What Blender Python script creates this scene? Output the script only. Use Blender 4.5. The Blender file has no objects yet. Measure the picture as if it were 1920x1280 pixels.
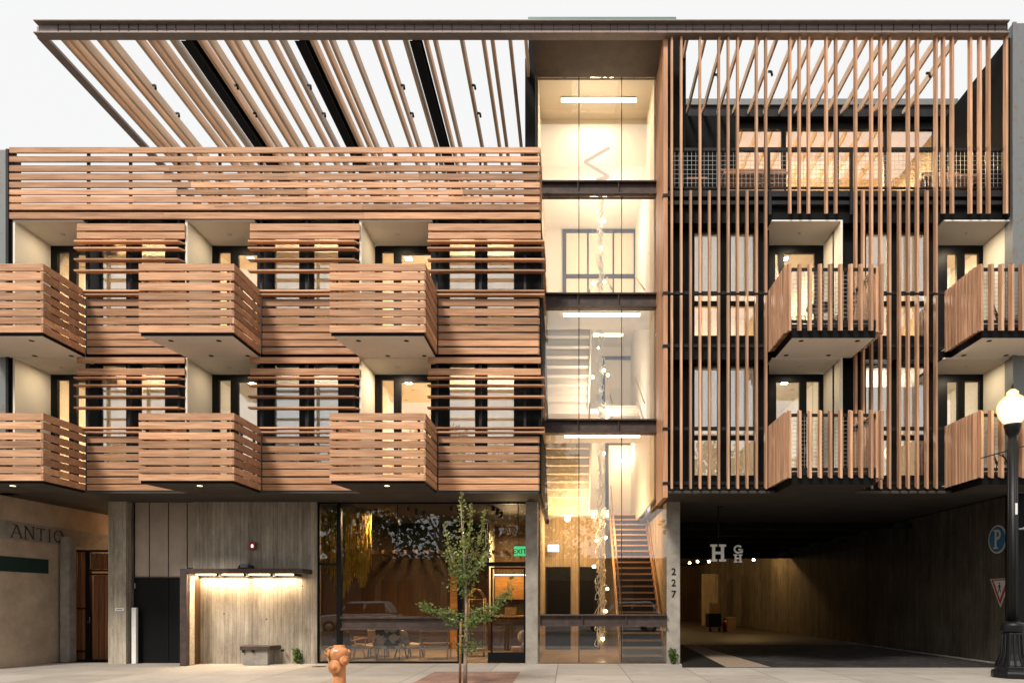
import bpy, bmesh, math, random
from mathutils import Vector, Matrix
R = math.radians
random.seed(7)
S = bpy.context.scene
C = S.collection
# ---------------------------------------------------------------- survey: camera and photogrammetry
VX, VY, D, EYE, F = 1065.0, 1127.0, 16.0, 1.58, 1280.0
def X(px, Y=0.0): return (px - VX) * (D + Y) / F
def Zz(py, Y=0.0): return EYE + (VY - py) * (D + Y) / F

# ---------------------------------------------------------------- materials
def newmat(name):
    m = bpy.data.materials.new(name); m.use_nodes = True
    nt = m.node_tree; nt.nodes.clear()
    out = nt.nodes.new('ShaderNodeOutputMaterial')
    return m, nt, out
def N(nt, t, **kw):
    n = nt.nodes.new(t)
    for k, v in kw.items(): setattr(n, k, v)
    return n
def pbsdf(nt, out, col=(.5,.5,.5), rough=.6, metal=0.0, spec=.5):
    b = N(nt, 'ShaderNodeBsdfPrincipled')
    b.inputs['Base Color'].default_value = (*col, 1)
    b.inputs['Roughness'].default_value = rough
    b.inputs['Metallic'].default_value = metal
    b.inputs['Specular IOR Level'].default_value = spec
    nt.links.new(b.outputs[0], out.inputs[0])
    return b
def coords(nt, scale=(1,1,1)):
    tc = N(nt, 'ShaderNodeTexCoord'); mp = N(nt, 'ShaderNodeMapping')
    mp.inputs['Scale'].default_value = scale
    nt.links.new(tc.outputs['Object'], mp.inputs['Vector'])
    return mp.outputs[0]
def noise(nt, vec, scale=5, detail=4, rough=.55):
    n = N(nt, 'ShaderNodeTexNoise')
    n.inputs['Scale'].default_value = scale; n.inputs['Detail'].default_value = detail
    n.inputs['Roughness'].default_value = rough
    nt.links.new(vec, n.inputs['Vector'])
    return n.outputs['Fac']
def ramp(nt, fac, stops):
    r = N(nt, 'ShaderNodeValToRGB'); e = r.color_ramp.elements
    while len(e) < len(stops): e.new(.5)
    for i, (p, c) in enumerate(stops):
        e[i].position = p; e[i].color = (*c, 1)
    nt.links.new(fac, r.inputs[0])
    return r.outputs[0]
def mixc(nt, a, b, fac, mode='MIX'):
    m = N(nt, 'ShaderNodeMix', data_type='RGBA', blend_type=mode)
    for s, v in ((m.inputs[6], a), (m.inputs[7], b), (m.inputs[0], fac)):
        if isinstance(v, (int, float)): s.default_value = v
        elif isinstance(v, tuple): s.default_value = (*v, 1)
        else: nt.links.new(v, s)
    return m.outputs[2]
def mth(nt, op, a, b=None):
    m = N(nt, 'ShaderNodeMath', operation=op)
    for s, v in zip(m.inputs, (a, b)):
        if v is None: continue
        if isinstance(v, (int, float)): s.default_value = v
        else: nt.links.new(v, s)
    return m.outputs[0]
def bump(nt, b, h, strength=.3, dist=.01):
    n = N(nt, 'ShaderNodeBump'); n.inputs['Strength'].default_value = strength; n.inputs['Distance'].default_value = dist
    nt.links.new(h, n.inputs['Height']); nt.links.new(n.outputs[0], b.inputs['Normal'])

def wood(name, axis, dark, light, var=.3, rough=.62):
    m, nt, out = newmat(name); b = pbsdf(nt, out, rough=rough, spec=.3)
    sc = [34, 34, 34]; sc[axis] = 1.3
    geo = N(nt, 'ShaderNodeNewGeometry')
    rnd = geo.outputs['Random Per Island']
    tc = N(nt, 'ShaderNodeTexCoord'); mp = N(nt, 'ShaderNodeMapping')
    mp.inputs['Scale'].default_value = sc
    off = N(nt, 'ShaderNodeVectorMath', operation='ADD')
    comb = N(nt, 'ShaderNodeCombineXYZ')
    r40 = mth(nt, 'MULTIPLY', rnd, 40.0)
    for i in range(3): nt.links.new(r40, comb.inputs[i])
    nt.links.new(tc.outputs['Object'], off.inputs[0]); nt.links.new(comb.outputs[0], off.inputs[1])
    nt.links.new(off.outputs[0], mp.inputs['Vector'])
    g = noise(nt, mp.outputs[0], 1.0, 5, .6)
    mp2 = N(nt, 'ShaderNodeMapping'); sc2 = [5, 5, 5]; sc2[axis] = .7; mp2.inputs['Scale'].default_value = sc2
    nt.links.new(off.outputs[0], mp2.inputs['Vector'])
    g2 = noise(nt, mp2.outputs[0], 1.0, 3, .5)
    col = ramp(nt, g, [(.3, dark), (.68, light)])
    v = N(nt, 'ShaderNodeMapRange'); nt.links.new(rnd, v.inputs[0])
    v.inputs[3].default_value = 1 - var; v.inputs[4].default_value = 1 + var * .55
    v2 = N(nt, 'ShaderNodeMapRange'); nt.links.new(g2, v2.inputs[0])
    v2.inputs[1].default_value = .25; v2.inputs[2].default_value = .75
    v2.inputs[3].default_value = .74; v2.inputs[4].default_value = 1.12
    vv = mth(nt, 'MULTIPLY', v.outputs[0], v2.outputs[0])
    cc = N(nt, 'ShaderNodeCombineXYZ')
    nt.links.new(vv, cc.inputs[0]); nt.links.new(vv, cc.inputs[1]); nt.links.new(vv, cc.inputs[2])
    c2 = mixc(nt, col, cc.outputs[0], 1.0, 'MULTIPLY')
    nt.links.new(c2, b.inputs['Base Color'])
    bump(nt, b, g, .25, .004)
    return m
def plain(name, col, rough=.6, metal=0.0, var=.15, nscale=3.0, spec=.5, bmp=0.0):
    m, nt, out = newmat(name); b = pbsdf(nt, out, col, rough, metal, spec)
    f = noise(nt, coords(nt), nscale, 6, .62)
    c = ramp(nt, f, [(.28, tuple(x*(1-var) for x in col)), (.72, tuple(min(1, x*(1+var)) for x in col))])
    nt.links.new(c, b.inputs['Base Color'])
    if bmp: bump(nt, b, noise(nt, coords(nt), nscale*14, 5), bmp, .006)
    return m
def concrete_boards(name, dark, light, pw=.13):
    m, nt, out = newmat(name); b = pbsdf(nt, out, rough=.85, spec=.25)
    tc = N(nt, 'ShaderNodeTexCoord'); sp = N(nt, 'ShaderNodeSeparateXYZ')
    nt.links.new(tc.outputs['Object'], sp.inputs[0])
    u = mth(nt, 'ADD', sp.outputs[0], sp.outputs[1])
    pl = mth(nt, 'DIVIDE', u, pw); fl = mth(nt, 'FLOOR', pl)
    wn = N(nt, 'ShaderNodeTexWhiteNoise', noise_dimensions='1D'); nt.links.new(fl, wn.inputs['W'])
    fr = mth(nt, 'FRACT', pl)
    seam = mth(nt, 'LESS_THAN', fr, .07)
    st = noise(nt, coords(nt, (15, 15, 1.6)), 1.0, 8, .72)
    bl = noise(nt, coords(nt, (1.1, 1.1, .8)), 1.0, 4, .6)
    fine = noise(nt, coords(nt, (34, 34, 30)), 1.0, 4, .7)
    f = mth(nt, 'ADD', mth(nt, 'MULTIPLY', st, .62), mth(nt, 'MULTIPLY', wn.outputs[0], .10))
    f = mth(nt, 'ADD', f, mth(nt, 'MULTIPLY', bl, .55))
    f = mth(nt, 'ADD', f, mth(nt, 'MULTIPLY', fine, .34))
    c = ramp(nt, f, [(.56, dark), (1.0, light)])
    stn = noise(nt, coords(nt, (3.2, 3.2, .35)), 1.0, 5, .7)
    sr = N(nt, 'ShaderNodeMapRange'); nt.links.new(stn, sr.inputs[0]); sr.inputs[1].default_value = .5; sr.inputs[2].default_value = .72
    c = mixc(nt, c, tuple(x*.7 for x in dark), mth(nt, 'MULTIPLY', sr.outputs[0], .6))
    c = mixc(nt, c, tuple(x*.45 for x in dark), mth(nt, 'MULTIPLY', seam, .6))
    nt.links.new(c, b.inputs['Base Color'])
    h = mth(nt, 'SUBTRACT', mth(nt, 'ADD', st, mth(nt, 'MULTIPLY', wn.outputs[0], .8)), mth(nt, 'MULTIPLY', seam, .7))
    bump(nt, b, h, .55, .012)
    return m
def steel(name, base, rust, rough=.55, amount=.5):
    m, nt, out = newmat(name); b = pbsdf(nt, out, rough=rough, metal=.35, spec=.4)
    f = noise(nt, coords(nt, (2, 2, 2)), 3.0, 8, .7)
    c = ramp(nt, f, [(.55 - amount*.3, base), (.72, rust)])
    nt.links.new(c, b.inputs['Base Color'])
    bump(nt, b, noise(nt, coords(nt), 40, 4), .2, .003)
    return m
def glassmat(name, base=.16, tint=(.93, .95, .94), gain=1.0):
    m, nt, out = newmat(name)
    tr = N(nt, 'ShaderNodeBsdfTransparent'); tr.inputs[0].default_value = (*tint, 1)
    gl = N(nt, 'ShaderNodeBsdfGlossy'); gl.inputs['Roughness'].default_value = 0.0
    gl.inputs[0].default_value = (.96, .98, 1, 1)
    fr = N(nt, 'ShaderNodeFresnel'); fr.inputs[0].default_value = 1.5
    f = mth(nt, 'ADD', mth(nt, 'MULTIPLY', fr.outputs[0], gain), base); f = mth(nt, 'MINIMUM', f, .95)
    wv = noise(nt, coords(nt), .35, 1)
    bp = N(nt, 'ShaderNodeBump'); bp.inputs['Strength'].default_value = .04; bp.inputs['Distance'].default_value = .03
    nt.links.new(wv, bp.inputs['Height']); nt.links.new(bp.outputs[0], gl.inputs['Normal'])
    mx = N(nt, 'ShaderNodeMixShader')
    nt.links.new(f, mx.inputs[0]); nt.links.new(tr.outputs[0], mx.inputs[1]); nt.links.new(gl.outputs[0], mx.inputs[2])
    nt.links.new(mx.outputs[0], out.inputs[0])
    return m
def emis(name, col, st):
    m, nt, out = newmat(name); e = N(nt, 'ShaderNodeEmission')
    e.inputs[0].default_value = (*col, 1); e.inputs[1].default_value = st
    nt.links.new(e.outputs[0], out.inputs[0]); return m

WD, WL = (.41, .19, .088), (.75, .425, .245)
M = {}
M['wood_x'] = wood('cedar slat, grain along x', 0, WD, WL, .42)
M['wood_y'] = wood('cedar slat, grain along y', 1, WD, WL)
M['wood_z'] = wood('cedar slat, grain upright', 2, (.43,.215,.11), (.72,.43,.265), .36)
M['wood_fin'] = wood('cedar fascia, grain upright', 2, (.46,.215,.11), (.66,.35,.20), .12)
M['wood_dark'] = wood('dark walnut panel', 2, (.045,.022,.010), (.10,.052,.022), .35, .5)
M['wood_gate'] = wood('red brown gate boards', 2, (.17,.065,.028), (.36,.15,.065), .3)
M['wood_warm'] = wood('honey wood panel', 0, (.38,.17,.05), (.62,.32,.11), .15, .4)
M['wood_stair'] = wood('oak stair tread', 0, (.42,.22,.09), (.62,.36,.17), .12, .45)
M['steel_rust'] = steel('weathered brown steel', (.05,.039,.035), (.11,.072,.058), .6, .6)
M['steel_fascia'] = steel('weathered roof beam steel', (.27,.225,.205), (.36,.28,.24), .65, .5)
M['wood_raft_lit'] = wood('cedar rafter lightened as backlit', 1, (.70,.47,.31), (.92,.70,.51), .16)  # cedar lightened so the rafters look backlit by the sky
M['steel'] = steel('dark steel', (.012,.012,.013), (.026,.024,.022), .5, .3)
M['steel_grey'] = steel('raw grey steel channel', (.20,.21,.21), (.23,.12,.07), .6, .05)
M['black'] = plain('black panel', (.0045,.0045,.005), .6, 0, .25, 2.0, .15)
M['black_frame'] = plain('black aluminium frame', (.004,.004,.0045), .45, .1, .2, 5.0, .2)
M['charcoal'] = plain('charcoal stucco', (.0075,.008,.008), .8, 0, .3, 3.0, .15, .2)
M['cream'] = plain('cream stucco', (.86,.79,.65), .85, 0, .05, 1.2, .2, .1)
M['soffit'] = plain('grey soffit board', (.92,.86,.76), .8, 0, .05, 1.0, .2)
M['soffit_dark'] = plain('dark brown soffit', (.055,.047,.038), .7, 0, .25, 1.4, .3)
M['room'] = plain('warm room paint', (.78,.68,.52), .8, 0, .05, .8, .2)
M['stairwall'] = plain('white stairwell paint', (.80,.73,.62), .75, 0, .04, .9, .2)
M['soffit_brown'] = plain('brown steel soffit', (.085,.058,.04), .6, .2, .3, 2.0, .4)
M['deck_pale'] = plain('pale deck tile', (.55,.51,.45), .8, 0, .1, 3.0)
M['bronze'] = plain('bronze panel', (.36,.285,.22), .5, .15, .16, 1.6, .4)
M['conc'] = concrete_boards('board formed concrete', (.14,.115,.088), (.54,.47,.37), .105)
M['conc_warm'] = concrete_boards('board formed concrete indoors', (.26,.20,.13), (.50,.41,.29))
M['conc_plain'] = plain('cast concrete', (.30,.27,.23), .85, 0, .25, 4.0, .25, .3)
M['glass_room'] = glassmat('room window glass', .22, (.86,.88,.88))
M['glass_tower'] = glassmat('stair tower glass', .065, (.95,.95,.93))
M['glass_lobby'] = glassmat('lobby glass', .045, (.86,.87,.85))
M['glass_door'] = glassmat('balcony door glass', .16, (.88,.90,.90))
M['tube'] = emis('linear lamp diffuser', (1, .80, .52), 16)
M['led'] = emis('warm led strip', (1, .74, .42), 13)
M['bulb'] = emis('bulb glow', (1, .72, .38), 38)
M['down'] = emis('downlight lens', (1, .86, .62), 3.5)
M['zig'] = emis('zigzag lamp diffuser', (1, .70, .50), 1.0)
M['exit'] = emis('exit sign face', (.15, .95, .35), 1.0)
M['white'] = plain('white paint', (.80,.79,.74), .5, 0, .05, 3.0)
M['brass'] = plain('brass tube', (.50,.33,.13), .45, .7, .1, 3.0)
M['orange'] = plain('hydrant orange enamel', (.60,.25,.10), .62, 0, .38, 7.0, .35, .3)
M['iron'] = plain('black cast iron', (.006,.006,.0065), .45, .1, .25, 6.0, .35, .1)
M['leather'] = plain('tan leather', (.33,.20,.10), .5, 0, .2, 8.0)
M['fabric'] = plain('olive grey fabric', (.11,.095,.065), .9, 0, .2, 12.0, .2)
M['hide_white'] = plain('cream fleece', (.55,.48,.38), .95, 0, .25, 16.0, .1, .5)
M['yellow'] = plain('yellow cord', (.72,.50,.05), .8, 0, .25, 6.0, .2)
M['red'] = plain('red plastic', (.30,.03,.025), .4, 0, .1, 4.0)
M['red_sign'] = plain('red sign border', (.52,.05,.04), .5, 0, .05, 4.0)
M['blue'] = plain('blue enamel sign', (.035,.20,.40), .4, 0, .1, 3.0)
M['green_awning'] = plain('dark green band', (.006,.028,.022), .6, 0, .2, 2.0)
M['stone'] = plain('tan stone block', (.46,.355,.255), .85, 0, .24, 1.6, .25, .5)
M['greenroof'] = plain('pale green metal roof', (.13,.19,.17), .5, .3, .1, 2.0)
M['floor_tan'] = plain('polished tan floor', (.36,.26,.16), .3, 0, .12, 1.5)
M['floor_dim'] = plain('passage slab darkened as shade', (.04,.030,.020), .6, 0, .35, .8, .3)  # slab colour darkened to carry the shade inside the passage
M['letter_dim'] = plain('worn carved lettering', (.085,.066,.048), .9, 0, .4, 9.0, .1)
M['wire'] = plain('galvanised wire', (.42,.42,.40), .4, .8, .05, 3.0)
M['rubber'] = plain('tyre rubber', (.02,.02,.02), .8, 0, .1)
M['carpaint'] = plain('silver car paint', (.45,.46,.47), .25, .5, .03)
M['bark'] = plain('pale bark', (.30,.23,.17), .85, 0, .3, 12.0, .2, .5)
M['stake'] = plain('brown wooden stake', (.25,.13,.055), .8, 0, .25, 8.0, .2)
def sign_white():
    return plain('white sign face', (.78,.76,.70), .5, 0, .04, 3.0)
M['signw'] = sign_white()
def cowhide():
    m, nt, out = newmat('black and white cowhide'); b = pbsdf(nt, out, rough=.9, spec=.2)
    f = noise(nt, coords(nt), 3.4, 3, .5)
    c = ramp(nt, f, [(.47, (.015,.016,.014)), (.52, (.50,.48,.42))]); nt.links.new(c, b.inputs['Base Color']); return m
M['cow'] = cowhide()
def blindmat():
    m, nt, out = newmat('white bottom up window shade')
    d = N(nt, 'ShaderNodeBsdfDiffuse'); t = N(nt, 'ShaderNodeBsdfTranslucent'); ms = N(nt, 'ShaderNodeMixShader'); ms.inputs[0].default_value = .5
    f = noise(nt, coords(nt, (9, 9, .6)), 1.0, 4); c = ramp(nt, f, [(.3, (.80,.76,.69)), (.7, (.93,.90,.84))])
    nt.links.new(c, d.inputs[0]); nt.links.new(c, t.inputs[0]); nt.links.new(d.outputs[0], ms.inputs[1]); nt.links.new(t.outputs[0], ms.inputs[2]); nt.links.new(ms.outputs[0], out.inputs[0]); return m
M['blind'] = blindmat()
def leafmat(name, a, b_, tr=.35):
    m, nt, out = newmat(name)
    geo = N(nt, 'ShaderNodeNewGeometry')
    c = ramp(nt, geo.outputs['Random Per Island'], [(0, a), (1, b_)])
    d = N(nt, 'ShaderNodeBsdfDiffuse'); t = N(nt, 'ShaderNodeBsdfTranslucent'); g = N(nt, 'ShaderNodeBsdfGlossy')
    g.inputs['Roughness'].default_value = .45; g.inputs[0].default_value = (.6,.65,.5,1)
    nt.links.new(c, d.inputs[0]); nt.links.new(c, t.inputs[0])
    m1 = N(nt, 'ShaderNodeMixShader'); m1.inputs[0].default_value = tr
    nt.links.new(d.outputs[0], m1.inputs[1]); nt.links.new(t.outputs[0], m1.inputs[2])
    m2 = N(nt, 'ShaderNodeMixShader'); m2.inputs[0].default_value = .06
    nt.links.new(m1.outputs[0], m2.inputs[1]); nt.links.new(g.outputs[0], m2.inputs[2])
    nt.links.new(m2.outputs[0], out.inputs[0]); return m
M['leaf_low'] = leafmat('deep green leaves', (.075,.125,.028), (.22,.29,.08))
M['leaf_top'] = leafmat('yellow green young leaves', (.16,.20,.045), (.42,.42,.14))
M['leaf_far'] = leafmat('street tree leaves', (.012,.028,.009), (.05,.08,.025), .2)
M['leaf_shrub'] = leafmat('shrub leaves', (.04,.09,.015), (.14,.22,.05))
def sidewalk_mat():
    m, nt, out = newmat('broom finished sidewalk concrete'); b = pbsdf(nt, out, rough=.8, spec=.3)
    tc = N(nt, 'ShaderNodeTexCoord'); sp = N(nt, 'ShaderNodeSeparateXYZ'); nt.links.new(tc.outputs['Object'], sp.inputs[0])
    def joint(o, w, off, th):
        a = mth(nt, 'DIVIDE', mth(nt, 'ADD', o, off), w); f = mth(nt, 'FRACT', a); fl = mth(nt, 'FLOOR', a)
        return mth(nt, 'LESS_THAN', f, th / w), fl
    jx, fx = joint(sp.outputs[0], 1.52, 50.42, .016); jy, fy = joint(sp.outputs[1], 3.05, 50.1, .016)
    j = mth(nt, 'MAXIMUM', jx, jy)
    wn = N(nt, 'ShaderNodeTexWhiteNoise', noise_dimensions='2D')
    cb = N(nt, 'ShaderNodeCombineXYZ'); nt.links.new(fx, cb.inputs[0]); nt.links.new(fy, cb.inputs[1]); nt.links.new(cb.outputs[0], wn.inputs['Vector'])
    big = noise(nt, coords(nt, (.8, 1.3, 1)), 1.0, 6, .65); fine = noise(nt, coords(nt), 70, 3)
    f = mth(nt, 'ADD', mth(nt, 'MULTIPLY', big, .6), mth(nt, 'ADD', mth(nt, 'MULTIPLY', wn.outputs[0], .2), mth(nt, 'MULTIPLY', fine, .25)))
    c = ramp(nt, f, [(.3, (.27,.235,.20)), (.75, (.46,.41,.355))])
    vo = N(nt, 'ShaderNodeTexVoronoi'); vo.inputs['Scale'].default_value = 2.3; nt.links.new(coords(nt), vo.inputs['Vector'])
    gum = mth(nt, 'LESS_THAN', vo.outputs['Distance'], .055)
    c = mixc(nt, c, (.13,.115,.10), mth(nt, 'MULTIPLY', gum, .6))
    stn = noise(nt, coords(nt, (.9, .9, 1)), 1.0, 7, .72)
    sr = N(nt, 'ShaderNodeMapRange'); nt.links.new(stn, sr.inputs[0]); sr.inputs[1].default_value = .55; sr.inputs[2].default_value = .75
    c = mixc(nt, c, (.17,.145,.12), mth(nt, 'MULTIPLY', sr.outputs[0], .55))
    c = mixc(nt, c, (.10,.085,.07), mth(nt, 'MULTIPLY', j, .85))
    nt.links.new(c, b.inputs['Base Color'])
    bump(nt, b, mth(nt, 'SUBTRACT', mth(nt, 'MULTIPLY', fine, .15), j), .4, .01)
    return m
M['sidewalk'] = sidewalk_mat()
def brickmat(name, a, b_, mortar, s, bw=.5, rh=.25):
    m, nt, out = newmat(name); b = pbsdf(nt, out, rough=.85, spec=.25)
    br = N(nt, 'ShaderNodeTexBrick'); nt.links.new(coords(nt), br.inputs['Vector'])
    br.inputs['Color1'].default_value = (*a, 1); br.inputs['Color2'].default_value = (*b_, 1); br.inputs['Mortar'].default_value = (*mortar, 1)
    br.inputs['Scale'].default_value = s; br.inputs['Mortar Size'].default_value = .018
    br.inputs['Brick Width'].default_value = bw; br.inputs['Row Height'].default_value = rh
    f = noise(nt, coords(nt), 2.5, 5)
    c = mixc(nt, br.outputs[0], ramp(nt, f, [(.2, (.6,.6,.6)), (.8, (1.2,1.2,1.2))]), 1.0, 'MULTIPLY')
    nt.links.new(c, b.inputs['Base Color']); bump(nt, b, br.outputs['Fac'], -.4, .006); return m
M['brick_paver'] = brickmat('red brown brick pavers', (.26,.15,.115), (.33,.20,.155), (.20,.13,.10), 2.2, .5, .25)
M['drive_paver'] = brickmat('dark permeable pavers', (.022,.021,.020), (.05,.047,.044), (.008,.008,.008), 1.9, .5, .5)
M['asphalt'] = plain('worn asphalt road', (.10,.098,.095), .85, 0, .2, 4.0, .3, .4)
M['gravel'] = plain('gravel border', (.28,.21,.15), .9, 0, .5, 30.0, .2, .6)
M['soil'] = plain('dark planting soil', (.02,.017,.014), .95, 0, .4, 20.0, .1, .5)
M['fardull'] = plain('dull brown render', (.10,.085,.07), .85, 0, .2, 1.5)
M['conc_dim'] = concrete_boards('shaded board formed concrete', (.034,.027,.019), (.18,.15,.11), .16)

# ---------------------------------------------------------------- mesh helper
class MB:
    def __init__(s): s.v = []; s.f = []; s.sm = []
    def add(s, vs, fs, smooth=False):
        o = len(s.v); s.v += [tuple(v) for v in vs]
        for f in fs: s.f.append(tuple(i + o for i in f)); s.sm.append(smooth)
        return s
    def box(s, x0, x1, y0, y1, z0, z1):
        if x0 > x1: x0, x1 = x1, x0
        if y0 > y1: y0, y1 = y1, y0
        if z0 > z1: z0, z1 = z1, z0
        return s.add([(x0,y0,z0),(x1,y0,z0),(x1,y1,z0),(x0,y1,z0),(x0,y0,z1),(x1,y0,z1),(x1,y1,z1),(x0,y1,z1)],
              [(3,2,1,0),(4,5,6,7),(0,1,5,4),(1,2,6,5),(2,3,7,6),(3,0,4,7)])
    def prism(s, poly, axis, a, b):
        # poly: 2D points in the plane normal to axis (x:(y,z) y:(x,z) z:(x,y))
        def P(p, t): return (t,)+tuple(p) if axis == 0 else ((p[0], t, p[1]) if axis == 1 else (p[0], p[1], t))
        n = len(poly)
        vs = [P(p, a) for p in poly] + [P(p, b) for p in poly]
        fs = [tuple(range(n)), tuple(range(2*n-1, n-1, -1))] + [(i, i+n, (i+1) % n + n, (i+1) % n) for i in range(n)]
        return s.add(vs, fs)
    def bar(s, p, q, w, h=None, up=(0,0,1)):
        h = h or w; p = Vector(p); q = Vector(q); d = (q-p).normalized(); u = Vector(up)
        if abs(d.dot(u)) > .98: u = Vector((0,1,0))
        a = d.cross(u).normalized()*w/2; b = a.cross(d).normalized()*h/2
        vs = [p-a-b, p+a-b, p+a+b, p-a+b, q-a-b, q+a-b, q+a+b, q-a+b]
        return s.add(vs, [(0,1,2,3),(7,6,5,4),(0,4,5,1),(1,5,6,2),(2,6,7,3),(3,7,4,0)])
    def tube(s, pts, r, n=8, r2=None):
        pts = [Vector(p) for p in pts]; L = len(pts); vs = []
        for i, p in enumerate(pts):
            d = (pts[min(i+1, L-1)] - pts[max(i-1, 0)]).normalized()
            u = Vector((0,0,1)) if abs(d.z) < .9 else Vector((1,0,0))
            a = d.cross(u).normalized(); b = a.cross(d).normalized()
            rr = r if r2 is None else r + (r2-r)*i/max(1, L-1)
            for k in range(n):
                t = 2*math.pi*k/n; vs.append(p + a*math.cos(t)*rr + b*math.sin(t)*rr)
        fs = [(i*n+k, i*n+(k+1) % n, (i+1)*n+(k+1) % n, (i+1)*n+k) for i in range(L-1) for k in range(n)]
        fs += [tuple(range(n-1, -1, -1)), tuple((L-1)*n+k for k in range(n))]
        return s.add(vs, fs, True)
    def lathe(s, prof, c=(0,0,0), n=24, axis=(0,0,1), smooth=True):
        ax = Vector(axis).normalized(); u = Vector((1,0,0)) if abs(ax.x) < .9 else Vector((0,1,0))
        a = ax.cross(u).normalized(); b = ax.cross(a).normalized(); c = Vector(c); vs = []
        for r, h in prof:
            for k in range(n):
                t = 2*math.pi*k/n; vs.append(c + ax*h + (a*math.cos(t) + b*math.sin(t))*max(r, 1e-4))
        L = len(prof)
        fs = [(i*n+k, i*n+(k+1) % n, (i+1)*n+(k+1) % n, (i+1)*n+k) for i in range(L-1) for k in range(n)]
        fs += [tuple(range(n-1, -1, -1)), tuple((L-1)*n+k for k in range(n))]
        return s.add(vs, fs, smooth)
    def ball(s, c, r, n=12, m=8, sz=(1,1,1)):
        c = Vector(c); vs = []
        for i in range(m+1):
            t = math.pi*i/m
            for k in range(n):
                p = 2*math.pi*k/n
                vs.append((c.x+sz[0]*r*math.sin(t)*math.cos(p), c.y+sz[1]*r*math.sin(t)*math.sin(p), c.z+sz[2]*r*math.cos(t)))
        return s.add(vs, [(i*n+k, (i+1)*n+k, (i+1)*n+(k+1) % n, i*n+(k+1) % n) for i in range(m) for k in range(n)], True)
    def leaf(s, c, d, size, roll):
        d = Vector(d).normalized(); u = Vector((0,0,1)) if abs(d.z) < .9 else Vector((1,0,0))
        a = d.cross(u).normalized(); b = d.cross(a)
        a2 = a*math.cos(roll)+b*math.sin(roll); nrm = d.cross(a2)*.12*size
        c = Vector(c); w = size*.34
        return s.add([c, c+d*size*.45+a2*w+nrm, c+d*size, c+d*size*.45-a2*w+nrm], [(0,1,2,3)])
    def build(s, name, mat, parent=None, kind=None, label=None, bevel=0.0, origin=None):
        me = bpy.data.meshes.new(name)
        off = Vector(origin) if origin is not None else (root_loc(parent) if parent else Vector((0,0,0)))
        me.from_pydata([tuple(Vector(v)-off) for v in s.v], [], s.f)
        me.polygons.foreach_set('use_smooth', s.sm)
        if not s.nofix:
            bm = bmesh.new(); bm.from_mesh(me); bmesh.ops.recalc_face_normals(bm, faces=bm.faces); bm.to_mesh(me); bm.free()
        me.update()
        o = bpy.data.objects.new(name, me); C.objects.link(o)
        for mm in (mat if isinstance(mat, (list, tuple)) else [mat]):
            me.materials.append(M[mm] if isinstance(mm, str) else mm)
        if parent: o.parent = parent
        if origin is not None: o.location = origin
        if kind: o['kind'] = kind
        if label: o['label'] = label
        if bevel:
            b = o.modifiers.new('bevel', 'BEVEL'); b.width = bevel; b.segments = 2; b.limit_method = 'ANGLE'
        return o
    nofix = False
def root_loc(o):
    while o.parent: o = o.parent
    return Vector(o.location)
def thing(name, label, cat, loc=(0,0,0), group=None, rz=0.0):
    o = bpy.data.objects.new(name, None); C.objects.link(o); o.location = loc; o.rotation_euler.z = rz
    o.empty_display_size = .2
    o['label'] = label; o['category'] = cat
    if group: o['group'] = group
    return o
def tag(o, label, cat, group=None, kind=None):
    o['label'] = label; o['category'] = cat
    if group: o['group'] = group
    if kind: o['kind'] = kind
    return o
def copy_tree(o, parent=None):
    c = o.copy(); C.objects.link(c); c.parent = parent
    for ch in list(o.children): copy_tree(ch, c)
    return c
def bx(*a): return MB().box(*a)
def lamp(name, kind, loc, energy, col=(1,.72,.42), size=.3, size_y=None, rot=None, spot=None):
    l = bpy.data.lights.new(name, kind); l.energy = energy; l.color = col
    if kind == 'AREA':
        l.size = size
        if size_y: l.shape = 'RECTANGLE'; l.size_y = size_y
    elif kind == 'SPOT':
        l.spot_size = spot or R(80); l.spot_blend = .6; l.shadow_soft_size = size
    else: l.shadow_soft_size = size
    o = bpy.data.objects.new(name, l); C.objects.link(o); o.location = loc
    if rot: o.rotation_euler = rot
    return o
def text_mesh(name, body, size, depth, mat, parent, origin_fn, bold=0.0):
    cu = bpy.data.curves.new(name, 'FONT'); cu.body = body; cu.size = size; cu.extrude = depth; cu.align_x = 'CENTER'; cu.offset = bold
    t = bpy.data.objects.new(name, cu); C.objects.link(t); bpy.context.view_layer.update()
    me = bpy.data.meshes.new_from_object(t.evaluated_get(bpy.context.evaluated_depsgraph_get()))
    vs = [origin_fn(v.co) for v in me.vertices]; fs = [tuple(p.vertices) for p in me.polygons]
    bpy.data.objects.remove(t); bpy.data.curves.remove(cu); bpy.data.meshes.remove(me)
    return MB().add(vs, fs).build(name, mat, parent)
# ================================================================ HOTEL
hotel = thing('hotel_building', 'four storey hotel clad in cedar slats, glass stair tower in the middle, boarded concrete base', 'building', (-1.0, 1.4, 0))
ZS = 4.116                       # underside of the overhanging storeys
ZF = (4.30, 7.50, 10.70)         # finished floors
ZC = (7.27, 10.50)               # ceilings of storeys two and three
# ---- rows of slats measured on the facade plane
slatsU = [(420,433),(436,448)]; louvU = [(450,456),(463,468),(484,489),(505,510),(543,547),(550,556)]
bandU = [(546,558),(561,574),(579,592),(596,608),(611,622),(625,636),(638,649),(652,664)]
slatsL = [(670,681),(691,703)]; louvL = [(706,711),(720,724),(741,745),(762,766),(800,803),(808,812)]
bandL = [(803,815),(818,830),(836,848),(851,863),(866,878),(880,892),(895,906),(908,919)]
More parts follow.
